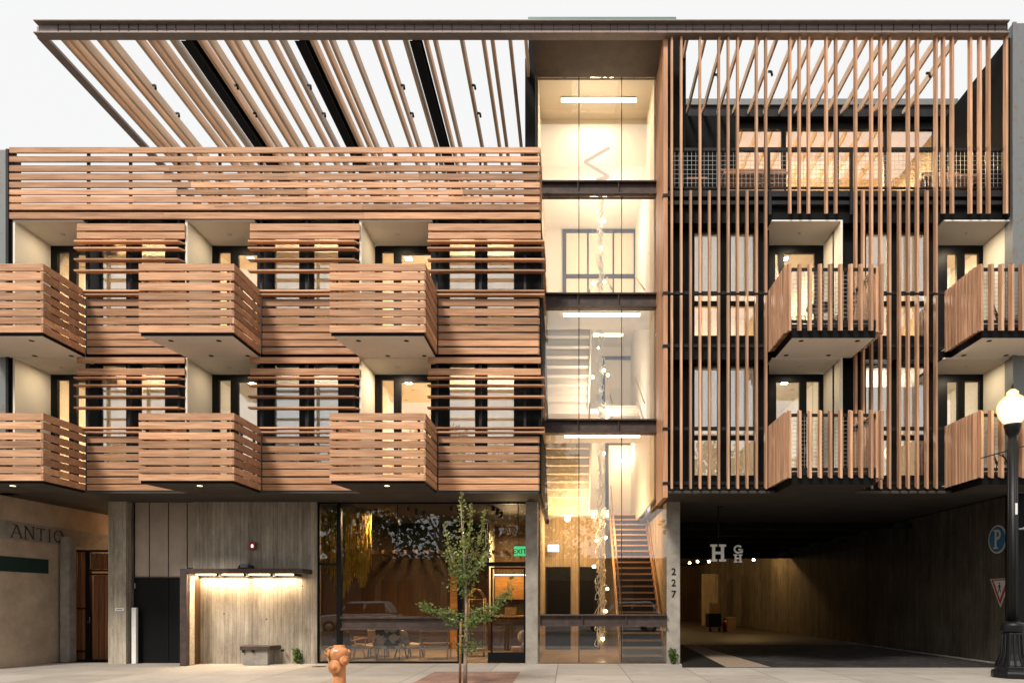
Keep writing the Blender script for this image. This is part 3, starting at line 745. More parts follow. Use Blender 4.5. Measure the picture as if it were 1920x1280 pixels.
for fl in (0, 1):
    for xa, xb, wins in ((1253, 1452, [(1300,1348),(1368,1417)]), (1577, 1775, [(1622,1668),(1686,1737)])):
        sh = 0 if fl else 252
        window_wall(fl, X(xa), X(xb), wins, Zz(430+sh, Y0), Zz(631+sh if fl else 893, Y0), [(Zz(549.5+sh,Y0), .06), (Zz(568+sh,Y0), .11)], Y0, blind=(Zz(548+sh, Y0), Zz(429+sh, Y0)) if xa < 1400 or fl else (Zz(548+sh, Y0), Zz(470+sh, Y0)))
    for ri, (ra, rb, bc, panes) in enumerate(((1452, 1577, 1545, [(1454,1460),(1471,1528)]), (1775, 1897, 1851, [(1777,1795),(1810,1836)]))):
        xl, xr = X(ra), X(rb)
        niche(xl, xr, ZF[fl], ZC[fl], 1.1, False, True)
        bx(xl-.1, xl+.0, .54, 1.2, ZF[fl], ZC[fl]).build('partition', 'black', hotel)
        zt = Zz(459, 1.1) - (0 if fl else 3.2125)
        if not fl: panes = [((1456,1500),(1513,1537)), ((1777,1797),(1810,1838))][ri]
        P = [(X(a,1.1), X(b,1.1), ZF[fl]+.08, zt-.2+jit(.01)) for a, b in panes]
        glazed_door(xl-.02, xr+.04, ZF[fl]+.004, zt, ZC[fl], 1.12, P)
        lamp('blind_fill_light', 'POINT', (X((1358, 1680)[ri], .4), 1.65, ZC[fl]-1.0), [[280, 280],[420, 420]][fl][ri], (1, .86, .68) if fl else (1, .93, .84), .12)  # added light behind the right hand blinds too, even in unlit rooms
        lamp('recess_lamp_and_fill', 'AREA', (xl+.8, .55, ZC[fl]-.012), [[10, 16],[18, 18]][fl][ri], (1, .82, .58), .16)  # added fill to brighten the right hand recesses
        MB().lathe([(.001,0),(.06,0),(.06,.008),(.001,.008)], (xl+.8, .55, ZC[fl]-.009), 14).build('recess_downlight', 'white', hotel)
        r0 = X(1276) if ri == 0 else X(1577)+.12
        r1 = xr
        room(r0, r1, 1.26, 5.6, ZF[fl], ZC[fl]-.02)
        bx(r0, xl-.1, .54, 1.25, ZC[fl]-.04, ZC[fl]-.02).build('room_ceiling', 'room', hotel)
        bx(r0, xl-.1, .54, 1.25, ZF[fl]-.03, ZF[fl]-.004).build('room_floor', 'floor_tan', hotel)
        lamp('room_lamp', 'AREA', ((r0+r1)/2+.2, 2.9, ZC[fl]-.12), [[16, 16], [380, 360]][fl][ri], (1, .68, .36), 1.2)
for za, zb in ((ZS + .001, ZF[0]-.03), (7.275, ZF[1]-.03)):
    bx(X(1254), X(1893), .09 if za > 5 else .02, .62, za, zb).build('floor_edge', 'black', hotel)
bx(X(1254), X(1893), .16, .62, 10.53, Zz(381,.1)).build('floor_edge', 'black', hotel)
bx(X(1254), X(1893), .05, .2, Zz(381), Zz(374)).build('terrace_channel', 'steel', hotel)
bx(X(1254), X(1893), .05, .2, Zz(366), Zz(355)).build('terrace_channel', 'steel', hotel)
bx(X(1254), X(1893), .12, .16, Zz(374), Zz(366)).build('terrace_channel', 'black', hotel)
for p in (1444, 1597): bx(X(p)-.035, X(p)+.035, .0, .05, Zz(402), Zz(355)).build('steel_tab', 'steel', hotel)
bx(X(1254), X(1893), .64, 3.0, 10.54, 10.72).build('terrace_deck', 'conc_plain', hotel)
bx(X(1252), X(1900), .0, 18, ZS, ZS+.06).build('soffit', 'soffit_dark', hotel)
# terrace guard with welded mesh
def mesh_panel(name, x0, x1, z0, z1, y, parent, step=.095):
    mb = MB(); t = .0035; n = int((x1-x0)/step); m = int((z1-z0)/step)
    for i in range(1, n): mb.box(x0+(x1-x0)*i/n-t, x0+(x1-x0)*i/n+t, y-t, y+t, z0, z1)
    for j in range(1, m): mb.box(x0, x1, y+t, y+3*t, z0+(z1-z0)*j/m-t, z0+(z1-z0)*j/m+t)
    return mb.build(name, 'wire', parent)
gz0, gz1 = Zz(354,.12), Zz(279,.12)
mb = MB().box(X(1254), X(1890), .10, .16, gz1-.06, gz1+.01).box(X(1254), X(1890), .11, .15, gz0, gz0+.04)
for p in (1256, 1444, 1600, 1757, 1888): mb.box(X(p)-.035, X(p)+.035, .10, .16, gz0+.041, gz1-.061)
tg = mb.build('terrace_guard', 'steel', hotel)
for a, b in ((1259,1441),(1447,1597),(1603,1754),(1760,1885)): mesh_panel('wire_mesh', X(a), X(b), gz0+.04, gz1-.06, .13, tg)
# right balconies
BYR = -1.31
for fl in (0, 1):
    zs = 7.30 if fl else ZS + .004
    zlo, zhi = (Zz(620, BYR), Zz(491, BYR)) if fl else (Zz(896, BYR), Zz(766, BYR))
    for fa_, fb_ in ((1481, 1654), (1841, 2014)):
        xa, xb = X(fa_, BYR), X(fb_, BYR)
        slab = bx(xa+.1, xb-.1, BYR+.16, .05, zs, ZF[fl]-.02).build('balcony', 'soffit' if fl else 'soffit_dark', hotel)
        MB().box(xa+.08, xb-.08, BYR+.14, BYR+.158, zs+.005, ZF[fl]+.02).box(xa+.08, xa+.098, BYR+.16, .02, zs+.005, ZF[fl]).box(xb-.098, xb-.08, BYR+.16, .02, zs+.005, ZF[fl]).build('edge_trim', 'black', slab)
        zt_, zb_ = zhi-.1, ZF[fl]+.06
        for z in (zt_, zb_, zb_+.09):
            rl = MB(); rl.box(xa+.08, xb-.08, BYR+.115, BYR+.138, z-.04, z+.03)
            rl.box(xa+.079, xa+.098, BYR+.138, .0, z-.04, z+.03); rl.box(xb-.098, xb-.079, BYR+.138, .0, z-.04, z+.03)
            rl.build('steel_rail', 'steel', slab)
        mesh_panel('wire_mesh', xa+.1, xb-.1, zb_+.1, zt_-.04, BYR+.125, slab, .085)
        fm = MB(); n = 10
        for i in range(n):
            x = xa + (xb-xa)*i/(n-1); a = jit(.004)
            fm.prism([(BYR-.02+a, zlo), (BYR+.11+a, zlo+.05), (BYR+.11+a, zhi), (BYR-.02+a, zhi-.05)], 0, x-.026, x+.026)
        for sgn, xx in ((1, xa), (-1, xb)):
            for i in range(9):
                y = BYR + .19 + i*.132
                x_in = xx + sgn*.072; x_out = xx - sgn*.095
                fm.prism([(x_out, zlo), (x_in, zlo+.05), (x_in, zhi), (x_out, zhi-.05)], 1, y-.036, y+.036)
        fm.build('slatted_rail', 'wood_z', slab)
        if fl:
            for sx, sy in ((xa+.35, -1.0), (xb-.4, -1.0), (xa+.3, -.12), (xb-.7, -.12)):
                MB().lathe([(.001,0),(.055,0),(.055,.012),(.001,.012)], (sx, sy, zs-.006), 14).build('recessed_light', 'iron', slab)
# penthouse behind the right terrace
py_ = 2.9; XP = lambda p: X(p, py_); ZP = lambda p: Zz(p, py_)
bx(X(1275,2.5), XP(1376), 2.6, 2.98, 10.72, 14.8).build('penthouse_wall', 'charcoal', hotel)
bx(XP(1755), X(1790,2.6), 2.88, 2.98, 10.72, 14.8).build('penthouse_wall', 'charcoal', hotel)
mb = MB(); vs = [(1376,1383),(1466,1474),(1567,1573),(1658,1664),(1750,1757)]
for a, b in vs: mb.box(XP(a), XP(b), py_, py_+.1, 10.72, ZP(243))
mb.box(XP(1376), XP(1757), py_+.003, py_+.1, ZP(282), ZP(276)); mb.box(XP(1376), XP(1757), py_-.01, py_+.1, ZP(243), ZP(228))
pw = mb.build('penthouse_window', 'black_frame', hotel)
for i in range(4):
    for za, zb in ((276,243),(None,282)):
        bx(XP(vs[i][1]), XP(vs[i+1][0]), py_+.04, py_+.046, 10.74 if za is None else ZP(za), ZP(zb)).build('pane', 'glass_room', pw)
room(XP(1376), XP(1755), 3.0, 7.5, 10.74, 14.72, 'room')
bx(X(1275,2.6), X(1795,2.6), 2.8, 8.0, 14.85, 15.05).build('penthouse_roof', 'steel', hotel)
bx(X(1275,2.75), X(1795,2.75), 2.74, 2.8, ZP(213), ZP(207)).build('penthouse_fascia', 'black', hotel)
bx(X(1275,2.75), X(1795,2.75), 2.70, 2.8, ZP(206), ZP(195)).build('penthouse_fascia', 'steel_grey', hotel)
bx(X(1275,2.75), X(1795,2.75), 2.72, 2.8, ZP(227), ZP(214)).build('penthouse_fascia', 'steel', hotel)
bx(X(1889), X(1889)+.1, .0, 8, 10.6, 14.78).build('parapet_wall', 'charcoal', hotel)
bx(X(1897)+.06, X(1897)+.16, .3, 18, ZS, 10.6).build('side_wall', 'charcoal', hotel)
lamp('room_lamp', 'AREA', (XP(1560), 5.0, 14.5), 1700, (1, .68, .36), 2.0)
# ---- roof frame and pergola ---------------------------------------------------
fy = -.15; Zt, Zb = Zz(38, fy), Zz(62.5, fy)
mb = MB().box(X(68,fy), X(1893,fy), fy+.1, fy+.13, Zb+.02, Zt-.02).box(X(60,fy-.05), X(1893,fy), fy-.02, fy+.2, Zt-.022, Zt).box(X(60,fy-.05), X(1893,fy), fy-.02, fy+.2, Zb, Zb+.022)
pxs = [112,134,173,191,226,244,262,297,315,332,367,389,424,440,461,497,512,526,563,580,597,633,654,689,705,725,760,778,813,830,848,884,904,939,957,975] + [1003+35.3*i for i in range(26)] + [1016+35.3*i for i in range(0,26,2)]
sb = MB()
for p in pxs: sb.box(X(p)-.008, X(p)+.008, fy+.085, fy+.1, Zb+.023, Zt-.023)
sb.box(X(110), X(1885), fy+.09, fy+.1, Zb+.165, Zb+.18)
fas = mb.build('roof_beam', 'steel_fascia', hotel)
sb.build('shadow_bolt_line', 'steel_rust', fas)  # dark strips standing in for shadow lines and bolt lines on the web
perg = MB().box(X(64,-.1), X(64,-.1)+.05, -.02, 7.4, 14.76, 15.02).box(X(64,-.1)+.05, X(64,-.1)+.22, .06, 7.4, 14.76, 14.775)
perg = perg.build('pergola', 'steel_fascia', hotel)
for p in (105, 119, 138, 173, 190, 246, 269, 284, 311, 363, 382, 414, 431, 461, 496, 518, 576, 596, 612, 647, 694, 712, 752, 791, 809, 860, 901, 918, 952, 982):
    x = X(p, -.08)
    bx(x, x+.070, .06, 7.3, 14.775, 15.02).build('rafter', 'wood_raft_lit', perg)
for p in (333, 548, 765):
    x = X(p, -.08)
    MB().box(x, x+.24, .06, 7.4, 14.74, 14.76).box(x+.11, x+.13, .06, 7.4, 14.76, 15.0).box(x, x+.24, .06, 7.4, 15.0, 15.02).build('steel_girder', 'black', perg)
bx(X(64), X(990), 7.4, 7.55, 14.7, 15.02).build('rear_beam', 'steel', perg)
for x in (X(66,-.1), X(333), X(548), X(765)): bx(x, x+.14, 7.4, 7.54, 10.72, 14.7).build('pergola_post', 'steel', perg)
for i in range(16):
    x = X(1290 + 34.0*i, -.08)
    MB().prism([(.06, 14.79), (2.3, 14.79), (2.69, 14.9), (2.69, 14.985), (.06, 14.985)], 0, x, x+.045).build('rafter', 'wood_raft_lit', perg)
# steel channels at the two ends of the facade
bx(X(1894), X(1940), -.1, .2, ZS, Zt-.03).build('steel_channel', 'steel_grey', hotel)
bx(X(1892), X(1899), -.14, -.1, ZS, Zt-.03).build('steel_channel', 'steel_grey', hotel)
bx(X(1905), X(1960), .0, .4, 0, ZS).build('steel_channel', 'black', hotel)
bx(X(-20), X(14), -.0, .3, ZS, Zz(281)).build('steel_channel', 'steel_grey', hotel)
bx(X(13), X(18), -.04, .34, ZS, Zz(281)).build('steel_channel', 'steel', hotel)
# ---- driveway passage through the building ---------------------------------------
xr_ = 11.1
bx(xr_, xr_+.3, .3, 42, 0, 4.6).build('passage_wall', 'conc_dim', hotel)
bx(X(1276,1.4), X(1276,1.4)+.03, 1.96, 42, 0, 4.6).build('passage_wall', 'black', hotel)
bx(2.6, xr_, 42, 42.3, 0, 4.9).build('passage_wall', 'wood_dark', hotel)
bx(2.6, xr_+.3, 18, 42.3, 4.6, 4.75).build('passage_roof', 'soffit_dark', hotel)
bx(2.6, xr_, 17.9, 18, 3.72, 4.7).build('passage_roof', 'black', hotel)  # header dropped low to keep the lamp behind it off the middle wall
bx(X(1330,27), X(1330,27)+1.0, 29, 29.5, 0, 3.4).build('passage_column', 'conc_warm', hotel)
mb = MB()
for i in range(5): mb.box(3.0, xr_, 6+i*2.6, 6.2+i*2.6, 3.95, ZS-.01)
mb.build('ceiling_joist', 'black', hotel)
# ================================================================ THE SETTING
def ground(name, x0, x1, y0, y1, z, mat):
    return MB().add([(x0,y0,z),(x1,y0,z),(x1,y1,z),(x0,y1,z)], [(0,1,2,3)]).build(name, mat, None, 'structure')
ground('ground', -250, 250, -250, 250, -.17, 'fardull')
ground('road', -250, 250, -17.6, -5.6, -.15, 'asphalt')
bx(-120, 120, -5.45, .35, -.16, 0).build('pavement', 'sidewalk', None, 'structure')
bx(-120, X(1276,1.4), .352, 1.7, -.16, -.001).build('pavement', 'sidewalk', None, 'structure')
bx(-120, 120, -5.62, -5.452, -.16, -.004).build('kerb', 'conc_plain', None, 'structure')
bx(-120, 120, -21.5, -17.6, -.16, -.02).build('pavement', 'sidewalk', None, 'structure')
ground('driveway', X(1277,1.4), 11.1, .352, 9, .004, 'drive_paver')
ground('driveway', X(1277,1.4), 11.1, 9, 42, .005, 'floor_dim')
ground('tree_pit_paving', X(815,-.6), X(976,-.6), -4.3, -.6, .004, 'brick_paver')
MB().add([(X(1362,.36), .36, .012), (X(1446,.36), .36, .012), (X(1300,9), 9, .012), (X(1278,9), 9, .012)], [(0,1,2,3)]).build('gravel_strip', 'gravel', None, 'structure')
MB().add([(X(1279,.36), .36, .009), (X(1362,.36), .36, .009), (X(1278,9), 9, .009), (X(1276,9), 9, .009)], [(0,1,2,3)]).build('planting_bed', 'soil', None, 'structure')
mb = MB()
for i in range(9): mb.bar((10.9-.03*i, .5+i*1.1, .02), (10.9-.03*(i+1), 1.55+i*1.1, .02), .10, .03)
mb.build('kerb', 'conc_plain', None, 'structure')

# ================================================================ NEIGHBOUR ON THE LEFT
nb = thing('neighbour_building', 'low tan stone shop with carved lettering and a dark green band, at the left edge', 'building', (-14.2, 1, 0))
nx = -13.42
bx(-20, nx, -.2, 5.98, 0, 4.10).build('wall', 'stone', nb)
bx(-20, nx+.012, -.21, 5.9, 3.08, 3.52).build('lettering_band', 'conc_plain', nb)
bx(-20, nx+.015, -.22, 5.9, 3.04, 3.07).build('moulding', 'stone', nb)
bx(nx, nx+.014, .0, 1.62, 2.30, 2.66).build('green_band', 'green_awning', nb)
def strokes(segs, y0, z0, h, w, parent, name):
    mb = MB()
    for (a, b, t) in segs:
        mb.bar((nx+.016, y0+a[0]*w, z0+a[1]*h), (nx+.016, y0+b[0]*w, z0+b[1]*h), .02, t*w, (1,0,0))
    return mb.build(name, 'letter_dim', parent)
LET = {'A': [((.05,0),(.5,1),.08),((.5,1),(.95,0),.16),((.25,.38),(.75,.38),.06),((-.05,.01),(.2,.01),.05),((.8,.01),(1.08,.01),.05),((.2,1.0),(.5,1.0),.06)],
       'N': [((.12,0),(.12,1),.08),((.12,1),(.88,0),.16),((.88,0),(.88,1),.08),((0,1),(.2,1),.05),((0,.01),(.25,.01),.05),((.75,1),(1,1),.05)],
       'T': [((.5,0),(.5,1),.15),((0,.97),(1,.97),.07),((0,.97),(0,.84),.05),((1,.97),(1,.84),.05),((.35,.01),(.65,.01),.05)],
       'I': [((.5,0),(.5,1),.2),((.25,.99),(.75,.99),.05),((.25,.01),(.75,.01),.05)],
       'Q': [((.5+.45*math.cos(t*math.pi/8), .5+.5*math.sin(t*math.pi/8)), (.5+.45*math.cos((t+1)*math.pi/8), .5+.5*math.sin((t+1)*math.pi/8)), .12) for t in range(16)] + [((.55,.15),(1.0,-.12),.12)]}
yy = .42
for ch, w in (('A', .33), ('N', .33), ('T', .27), ('I', .16), ('Q', .34)):
    strokes(LET[ch], yy, 3.13, .31, w, nb, 'carved_letter'); yy += w + .07
cp = bx(X(113,1.9), X(130,1.9), 1.9, 2.15, 0, 3.28).build('concrete_post', 'conc_plain', None)
tag(cp, 'slim grey concrete post between the stone shop and the red wooden gate', 'post')
gt = thing('wooden_gate', 'red brown boarded gate in a black frame, left of the concrete pier', 'gate', (X(165,2.4), 2.4, 0))
def boards(x0, x1, z0, z1, n, y=2.5):
    mb = MB(); w = (x1-x0)/n
    for i in range(n): mb.box(x0+i*w+.012, x0+(i+1)*w-.012, y+jit(.008), y+.04, z0, z1)
    return mb
gX = lambda p: X(p, 2.4); gZ = lambda p: Zz(p, 2.4)
boards(gX(132), gX(156), 0.02, gZ(1033), 3).build('gate_leaf', 'wood_gate', gt)
boards(gX(170), gX(212), 0.02, gZ(1078), 4).build('gate_leaf', 'wood_gate', gt)
boards(gX(165), gX(212), gZ(1066), gZ(1036), 6).build('top_panel', 'wood_gate', gt)
MB().box(gX(130), gX(133), 2.46, 2.56, 0, gZ(1031)).box(gX(157), gX(165), 2.46, 2.56, 0, gZ(1031)).box(gX(130), gX(212), 2.44, 2.58, gZ(1034), gZ(1030)).box(gX(165), gX(212), 2.45, 2.57, gZ(1070), gZ(1067)).box(gX(165), gX(212), 2.45, 2.57, gZ(1077), gZ(1074)).build('gate_frame', 'iron', gt)
for q in (1140, 1220): bx(gX(133), gX(157), 2.455, 2.49, gZ(q)-.02, gZ(q)+.02).build('cross_rail', 'iron', gt)
MB().tube([(gX(163), 2.42, 1.02), (gX(168), 2.40, 1.02), (gX(168), 2.40, 1.16)], .014, 8).build('handle', 'wire', gt)
bx(nx, gX(214)+1.2, 6.0, 6.1, 0, ZS).build('passage_wall', 'conc_warm', hotel)
bx(XB(207)+.02, XB(207)+.12, bw+.51, 6.0, 0, ZS).build('passage_wall', 'wood_gate', hotel)
lamp('passage_lamp', 'POINT', (gX(190), 4.9, 3.0), 55, (1,.66,.34), .1)

# ================================================================ LIGHTS ONE CAN SEE
def bar_light(label, p0, p1, py, Y):
    t = thing('ceiling_light', label, 'ceiling light', (X((p0+p1)/2, Y), Y, Zz(py, Y)))
    x0, x1, z = X(p0, Y), X(p1, Y), Zz(py, Y)
    bx(x0, x1, Y-.04, Y+.04, z+.031, z+.075).build('housing', 'white', t)
    bx(x0+.01, x1-.01, Y-.035, Y+.035, z-.03, z+.03).build('diffuser', 'tube', t)
    return t
bar_light('long glowing ceiling light at the top of the stair tower', 1052, 1194, 188, 1.9)
bar_light('long glowing ceiling light under the middle stair landing', 1056, 1200, 590, 1.75)
bar_light('long glowing ceiling light under the lowest stair landing', 1058, 1200, 817, 1.75)
bar_light('short glowing ceiling light deep inside the tower, at the second landing', 1112, 1168, 628, 6.0)
bar_light('short glowing ceiling light deep inside the tower, above the long first flight', 1162, 1188, 864, 7.4)
for z, e in ((12.6, 190), (10.2, 90), (7.2, 190), (3.9, 250)):
    lamp('stairwell_lamp', 'POINT', (1.0, 4.2, z), e, (1, .82, .66) if z > 5 else (1, .60, .27), .35)
lamp('stairwell_lamp', 'POINT', (-.1, 4.6, 3.6), 130, (1, .66, .33), .15)
lamp('stairwell_lamp', 'AREA', (.7, 2.3, 15.1), 95, (1, .80, .58), 1.2)
lamp('stairwell_lamp', 'POINT', (1.9, 7.4, 6.6), 90, (1, .72, .42), .2)
# hanging chandelier of cords and bulbs
ch = thing('chandelier', 'tall cluster of looping white cords and glowing bulbs hanging through the stair tower', 'chandelier', (X(1126,3.9), 3.9, 0.1))
cx, cyy = X(1126, 3.9), 3.9
for k in range(9):
    pts = []; ph = random.uniform(0, 6.28); rr = random.uniform(.03, .13)
    for i in range(90):
        z = .25 + i*(13.3-.25)/89
        a = ph + i*random.uniform(.25, .5)
        pts.append((cx+rr*math.cos(a)+jit(.03), cyy+rr*math.sin(a)+jit(.03), z))
    MB().tube(pts, .011, 5).build('cord', 'white', ch)
for i in range(9):
    z0 = .5+i*.45; pts = [(cx+.16*math.cos(t*.5)+jit(.02), cyy+.16*math.sin(t*.5), z0+.22*math.sin(t*.5+1)) for t in range(14)]
    MB().tube(pts, .009, 5).build('cord', 'white', ch)
bulbs = [(-.22,4.05),(.2,4.1),(-.12,3.35),(.16,3.45),(.2,1.95),(-.2,2.6),(.1,5.9),(-.12,6.3),(.2,7.2),(-.22,8.15),(.1,8.3),(.22,8.2),(-.05,9.0),(.0,10.35),(-.2,10.9),(.12,10.95),(.25,10.5),(0,11.8),(.1,12.6),(-.1,13.0),(.06,.5),(-.1,.9),(.15,1.3)]
for dx, z in bulbs: MB().ball((cx+dx, cyy+jit(.15), z), .042, 10, 7).build('bulb', 'bulb', ch)
wb = thing('wall_light', 'round glowing bulb in front of the warm wall left of the long flight', 'light', (X(1064,5.5), 5.5, Zz(972,5.5)))
MB().ball((X(1064,5.5), 5.5, Zz(972,5.5)), .085, 14, 10).build('globe', 'bulb', wb)
MB().tube([(X(1064,5.5), 5.5, Zz(972,5.5)+.08), (X(1064,5.5), 5.5, 4.3)], .012, 6).build('stem', 'iron', wb)
zz = thing('zigzag_light', 'folded wooden bar light bent into a zigzag at the top of the stair tower', 'light', (X(1125,2.6), 2.6, Zz(300,2.6)))
P4 = [(1143,277),(1096,304),(1142,332),(1118,338)]
mb = MB()
for (a, b), (c, d) in zip(P4, P4[1:]): mb.bar((X(a,2.6), 2.6, Zz(b,2.6)), (X(c,2.6), 2.6, Zz(d,2.6)), .03, .08)
mb.build('bar', 'zig', zz)
# lobby lamps
lamp('lobby_lamp', 'AREA', (-1.9, 6.9, 3.9), 150, (1, .66, .30), .8)
lamp('lobby_lamp', 'AREA', (-5.0, 3.0, 4.0), 330, (1, .62, .28), .6)
lamp('lobby_lamp', 'POINT', (-1.6, 3.4, 3.6), 80, (1, .66, .34), .2)
for (p, q, Y), lab in zip(((705,958,2.6),(749,977,3.6),(766,951,2.2),(780,959,2.6),(794,965,3.0),(805,971,3.4),(846,950,2.2),(925,951,2.2),(932.6,959,2.6),(939.6,965,3.0)),
    ('leftmost small black can pendant, beside the yellow cords','small black can pendant hanging lowest, second from the left in the lobby','first of the four black can pendants in the slanting row','second of the four black can pendants in the slanting row','third of the four black can pendants in the slanting row','last and lowest of the four black can pendants in the slanting row','black can pendant just left of the young tree top','first of three black can pendants above the entrance door','second of three black can pendants above the entrance door','third of three black can pendants above the entrance door')):
    x, z = X(p, Y), Zz(q, Y)
    t = thing('pendant_lamp', lab, 'pendant lamp', (x, Y, z), 'black pendant cans on the lobby ceiling')
    MB().lathe([(.055,-.09),(.055,.09),(.001,.09)], (x, Y, z), 14).build('can', 'iron', t)
    MB().lathe([(.001,-.080),(.045,-.080),(.045,-.075),(.001,-.075)], (x, Y, z), 12).build('lens', 'down', t)
    MB().tube([(x, Y, z+.085), (x, Y, 4.24)], .006, 5).build('stem', 'iron', t)
# canopy, driveway and gate lamps
for i in range(4): lamp('canopy_lamp', 'AREA', (XB(394+48*i), bw-.13, 2.21), 26, (1, .74, .46), .55, .04, (R(-12), 0, 0))
blbs = [(1413,1049,20,'bright bare bulb high on the passage ceiling'),(1293,1055,22,'first small bulb in the row at the far left of the passage'),(1308,1052,23,'second small bulb in the row at the far left of the passage'),(1329,1052,23,'third small bulb in the row, left of the hanging letters'),(1378,1036,20,'bare bulb glowing behind the hanging letters')]
for p, q, Y, lab in blbs:
    x, z = X(p, Y), Zz(q, Y)
    t = thing('bare_bulb', lab, 'bulb', (x, Y, z), 'bulbs strung along the passage')
    MB().ball((x, Y, z), .07, 10, 8).build('globe', 'bulb', t)
    MB().tube([(x, Y, z+.06), (x, Y, min(4.6, z+.6))], .01, 5).build('cord', 'iron', t)
lamp('passage_lamp', 'POINT', (9.2, 19.3, 4.35), 260, (1, .60, .22), .15)
lamp('passage_lamp', 'POINT', (5.5, 26, 4.3), 260, (1, .60, .22), .15)
lamp('passage_lamp', 'POINT', (5.2, 36, 4.0), 330, (1, .60, .22), .15)

# pergola spotlights
sp_rows = [(289,165,1.45),(333,217,2.45),(443,165,1.45),(478,217,2.45),(580,163,1.45),(607,217,2.45),(755,163,1.45),(772,216,2.45),(888,162,1.45),(898,215,2.45),(1343,145,1.1),(1444,138,1.0),(1651,138,1.0),(1740,141,1.05)]
nm = ['first','first','second','second','third','third','fourth','fourth','fifth','fifth']
for i, (p, q, Y) in enumerate(sp_rows):
    x, z = X(p, Y), Zz(q, Y)
    if i < 10: lab = '%s black spotlight from the left in the %s row under the open pergola' % (nm[i], 'front' if i % 2 == 0 else 'rear')
    else: lab = '%s black spotlight from the left above the railed terrace beside the tower' % ['first','second','third','fourth'][i-10]
    t = thing('spotlight', lab, 'spotlight', (x, Y, z), 'spotlights clipped to the rafters')
    z = 14.70 if abs(z-14.70) < .4 else z
    MB().box(x-.05, x+.03, Y-.02, Y+.02, z+.04, z+.08).build('clip', 'iron', t)
    MB().lathe([(.001,0),(.028,0),(.028,.11),(.001,.11)], (x+.03, Y, z+.06), 12, (.15,-.1,-1)).build('can', 'iron', t)

# ================================================================ SIGNS AND FITTINGS
hs = thing('hanging_sign', 'white slab letters H, G and H hung on a rod in the driveway opening', 'sign', (X(1347,2.2), 2.2, ZS))
hy = 2.2; hX = lambda p: X(p, hy); hZ = lambda p: Zz(p, hy)
MB().tube([(hX(1347), hy, ZS), (hX(1347), hy, hZ(1020))], .014, 8).tube([(hX(1347), hy, hZ(1004)), (hX(1392), hy, hZ(1004))], .008, 6).tube([(hX(1386), hy, hZ(1004)), (hX(1386), hy, hZ(1021))], .006, 6).box(hX(1345), hX(1356), hy-.04, hy+.04, hZ(950), hZ(947)).build('rod', 'iron', hs)
def slabH(x0, x1, z0, z1, st, th, y=hy):
    mb = MB(); w = x1-x0; sw = st*w
    for a in (x0+.12*w, x1-.12*w-sw): mb.box(a, a+sw, y-.02, y+.02, z0+th, z1-th)
    for a in (x0, x1-.24*w-sw+.0):
        mb.box(a, a+.24*w+sw, y-.021, y+.021, z0, z0+th); mb.box(a, a+.24*w+sw, y-.021, y+.021, z1-th, z1)
    mb.box(x0+.12*w+sw, x1-.12*w-sw, y-.019, y+.019, (z0+z1)/2-th*.6, (z0+z1)/2+th*.6)
    return mb
slabH(hX(1331.5), hX(1361), hZ(1052), hZ(1020), .2, .06).build('letter', 'signw', hs)
slabH(hX(1375.5), hX(1391.5), hZ(1054), hZ(1038.5), .2, .035).build('letter', 'signw', hs)
gc = (hX(1384), hZ(1029)); rr = .10; mb = MB()
for k in range(13):
    a0, a1 = R(40+k*22), R(40+(k+1)*22)
    mb.bar((gc[0]+rr*math.cos(a0), hy, gc[1]+rr*math.sin(a0)*.92), (gc[0]+rr*math.cos(a1), hy, gc[1]+rr*math.sin(a1)*.92), .045, .04, (0,1,0))
mb.box(gc[0]+.005, gc[0]+.125, hy-.02, hy+.02, gc[1]-.03, gc[1]+.01).box(gc[0]+.08, gc[0]+.12, hy-.02, hy+.02, gc[1]-.10, gc[1]+.01)
mb.build('letter', 'signw', hs)
# parking disc on the passage wall (faces -x); local v (horizontal, to the viewer's right = -y), z
wx = xr_ - .004
def wallpt(u, z, y0, out): return (wx - out, y0 - u, z)
py0 = 1.62; zc = Zz(1010.5, 1.62)
ps = thing('parking_sign', 'round blue sign with a white letter P, on the concrete wall by the street lamp', 'sign', (wx, py0, zc-.36))
MB().lathe([(.001,0),(.365,0),(.365,.02),(.001,.02)], (wx, py0, zc), 40, (-1,0,0), False).build('rim', 'signw', ps)
MB().lathe([(.001,0),(.325,0),(.325,.004),(.001,.004)], (wx-.021, py0, zc), 40, (-1,0,0), False).build('face', 'blue', ps)
mb = MB()
def wbox(u0, u1, z0, z1, o=.027): mb.box(wx-o-.004, wx-o, py0-u1, py0-u0, zc+z0, zc+z1)
wbox(-.085, -.01, -.20, .22); wbox(-.15, .05, -.24, -.20); wbox(-.15, -.01, .22, .255)
for k in range(12):
    a0, a1 = R(-90+k*15), R(-90+(k+1)*15)
    q = [(.02+r*math.cos(a), .12+r*.95*math.sin(a)) for a, r in ((a0,.14),(a1,.14),(a1,.07),(a0,.07))]
    mb.prism([(py0-u, zc+z) for u, z in q], 0, wx-.031, wx-.027)
wbox(-.01, .02, .187, .253); wbox(-.01, .02, -.013, .053)
mb.build('letter', 'signw', ps)
zy = Zz(1099, 1.5); ys = thing('pedestrian_sign', 'downward white triangle sign with a red border and a walking figure, below the blue disc', 'sign', (wx, 1.5, zy-.5))
def tri(s, o, th, mat, nmn):
    MB().prism([(1.5+.40*s, zy+.20+.0*s + (s-1)*.13), (1.5-.40*s, zy+.20+(s-1)*.13), (1.5, zy+.20+(s-1)*.13-.70*s)], 0, wx-o-th, wx-o).build(nmn, mat, ys)
tri(1.05, 0, .015, 'signw', 'backing'); tri(.93, .016, .005, 'red_sign', 'border'); tri(.66, .0225, .004, 'signw', 'face')
mb = MB(); fx = lambda u, z: (wx-.030, 1.5-u, zy+z)
mb.ball(fx(0, .085), .024, 10, 6, (.2,1,1))
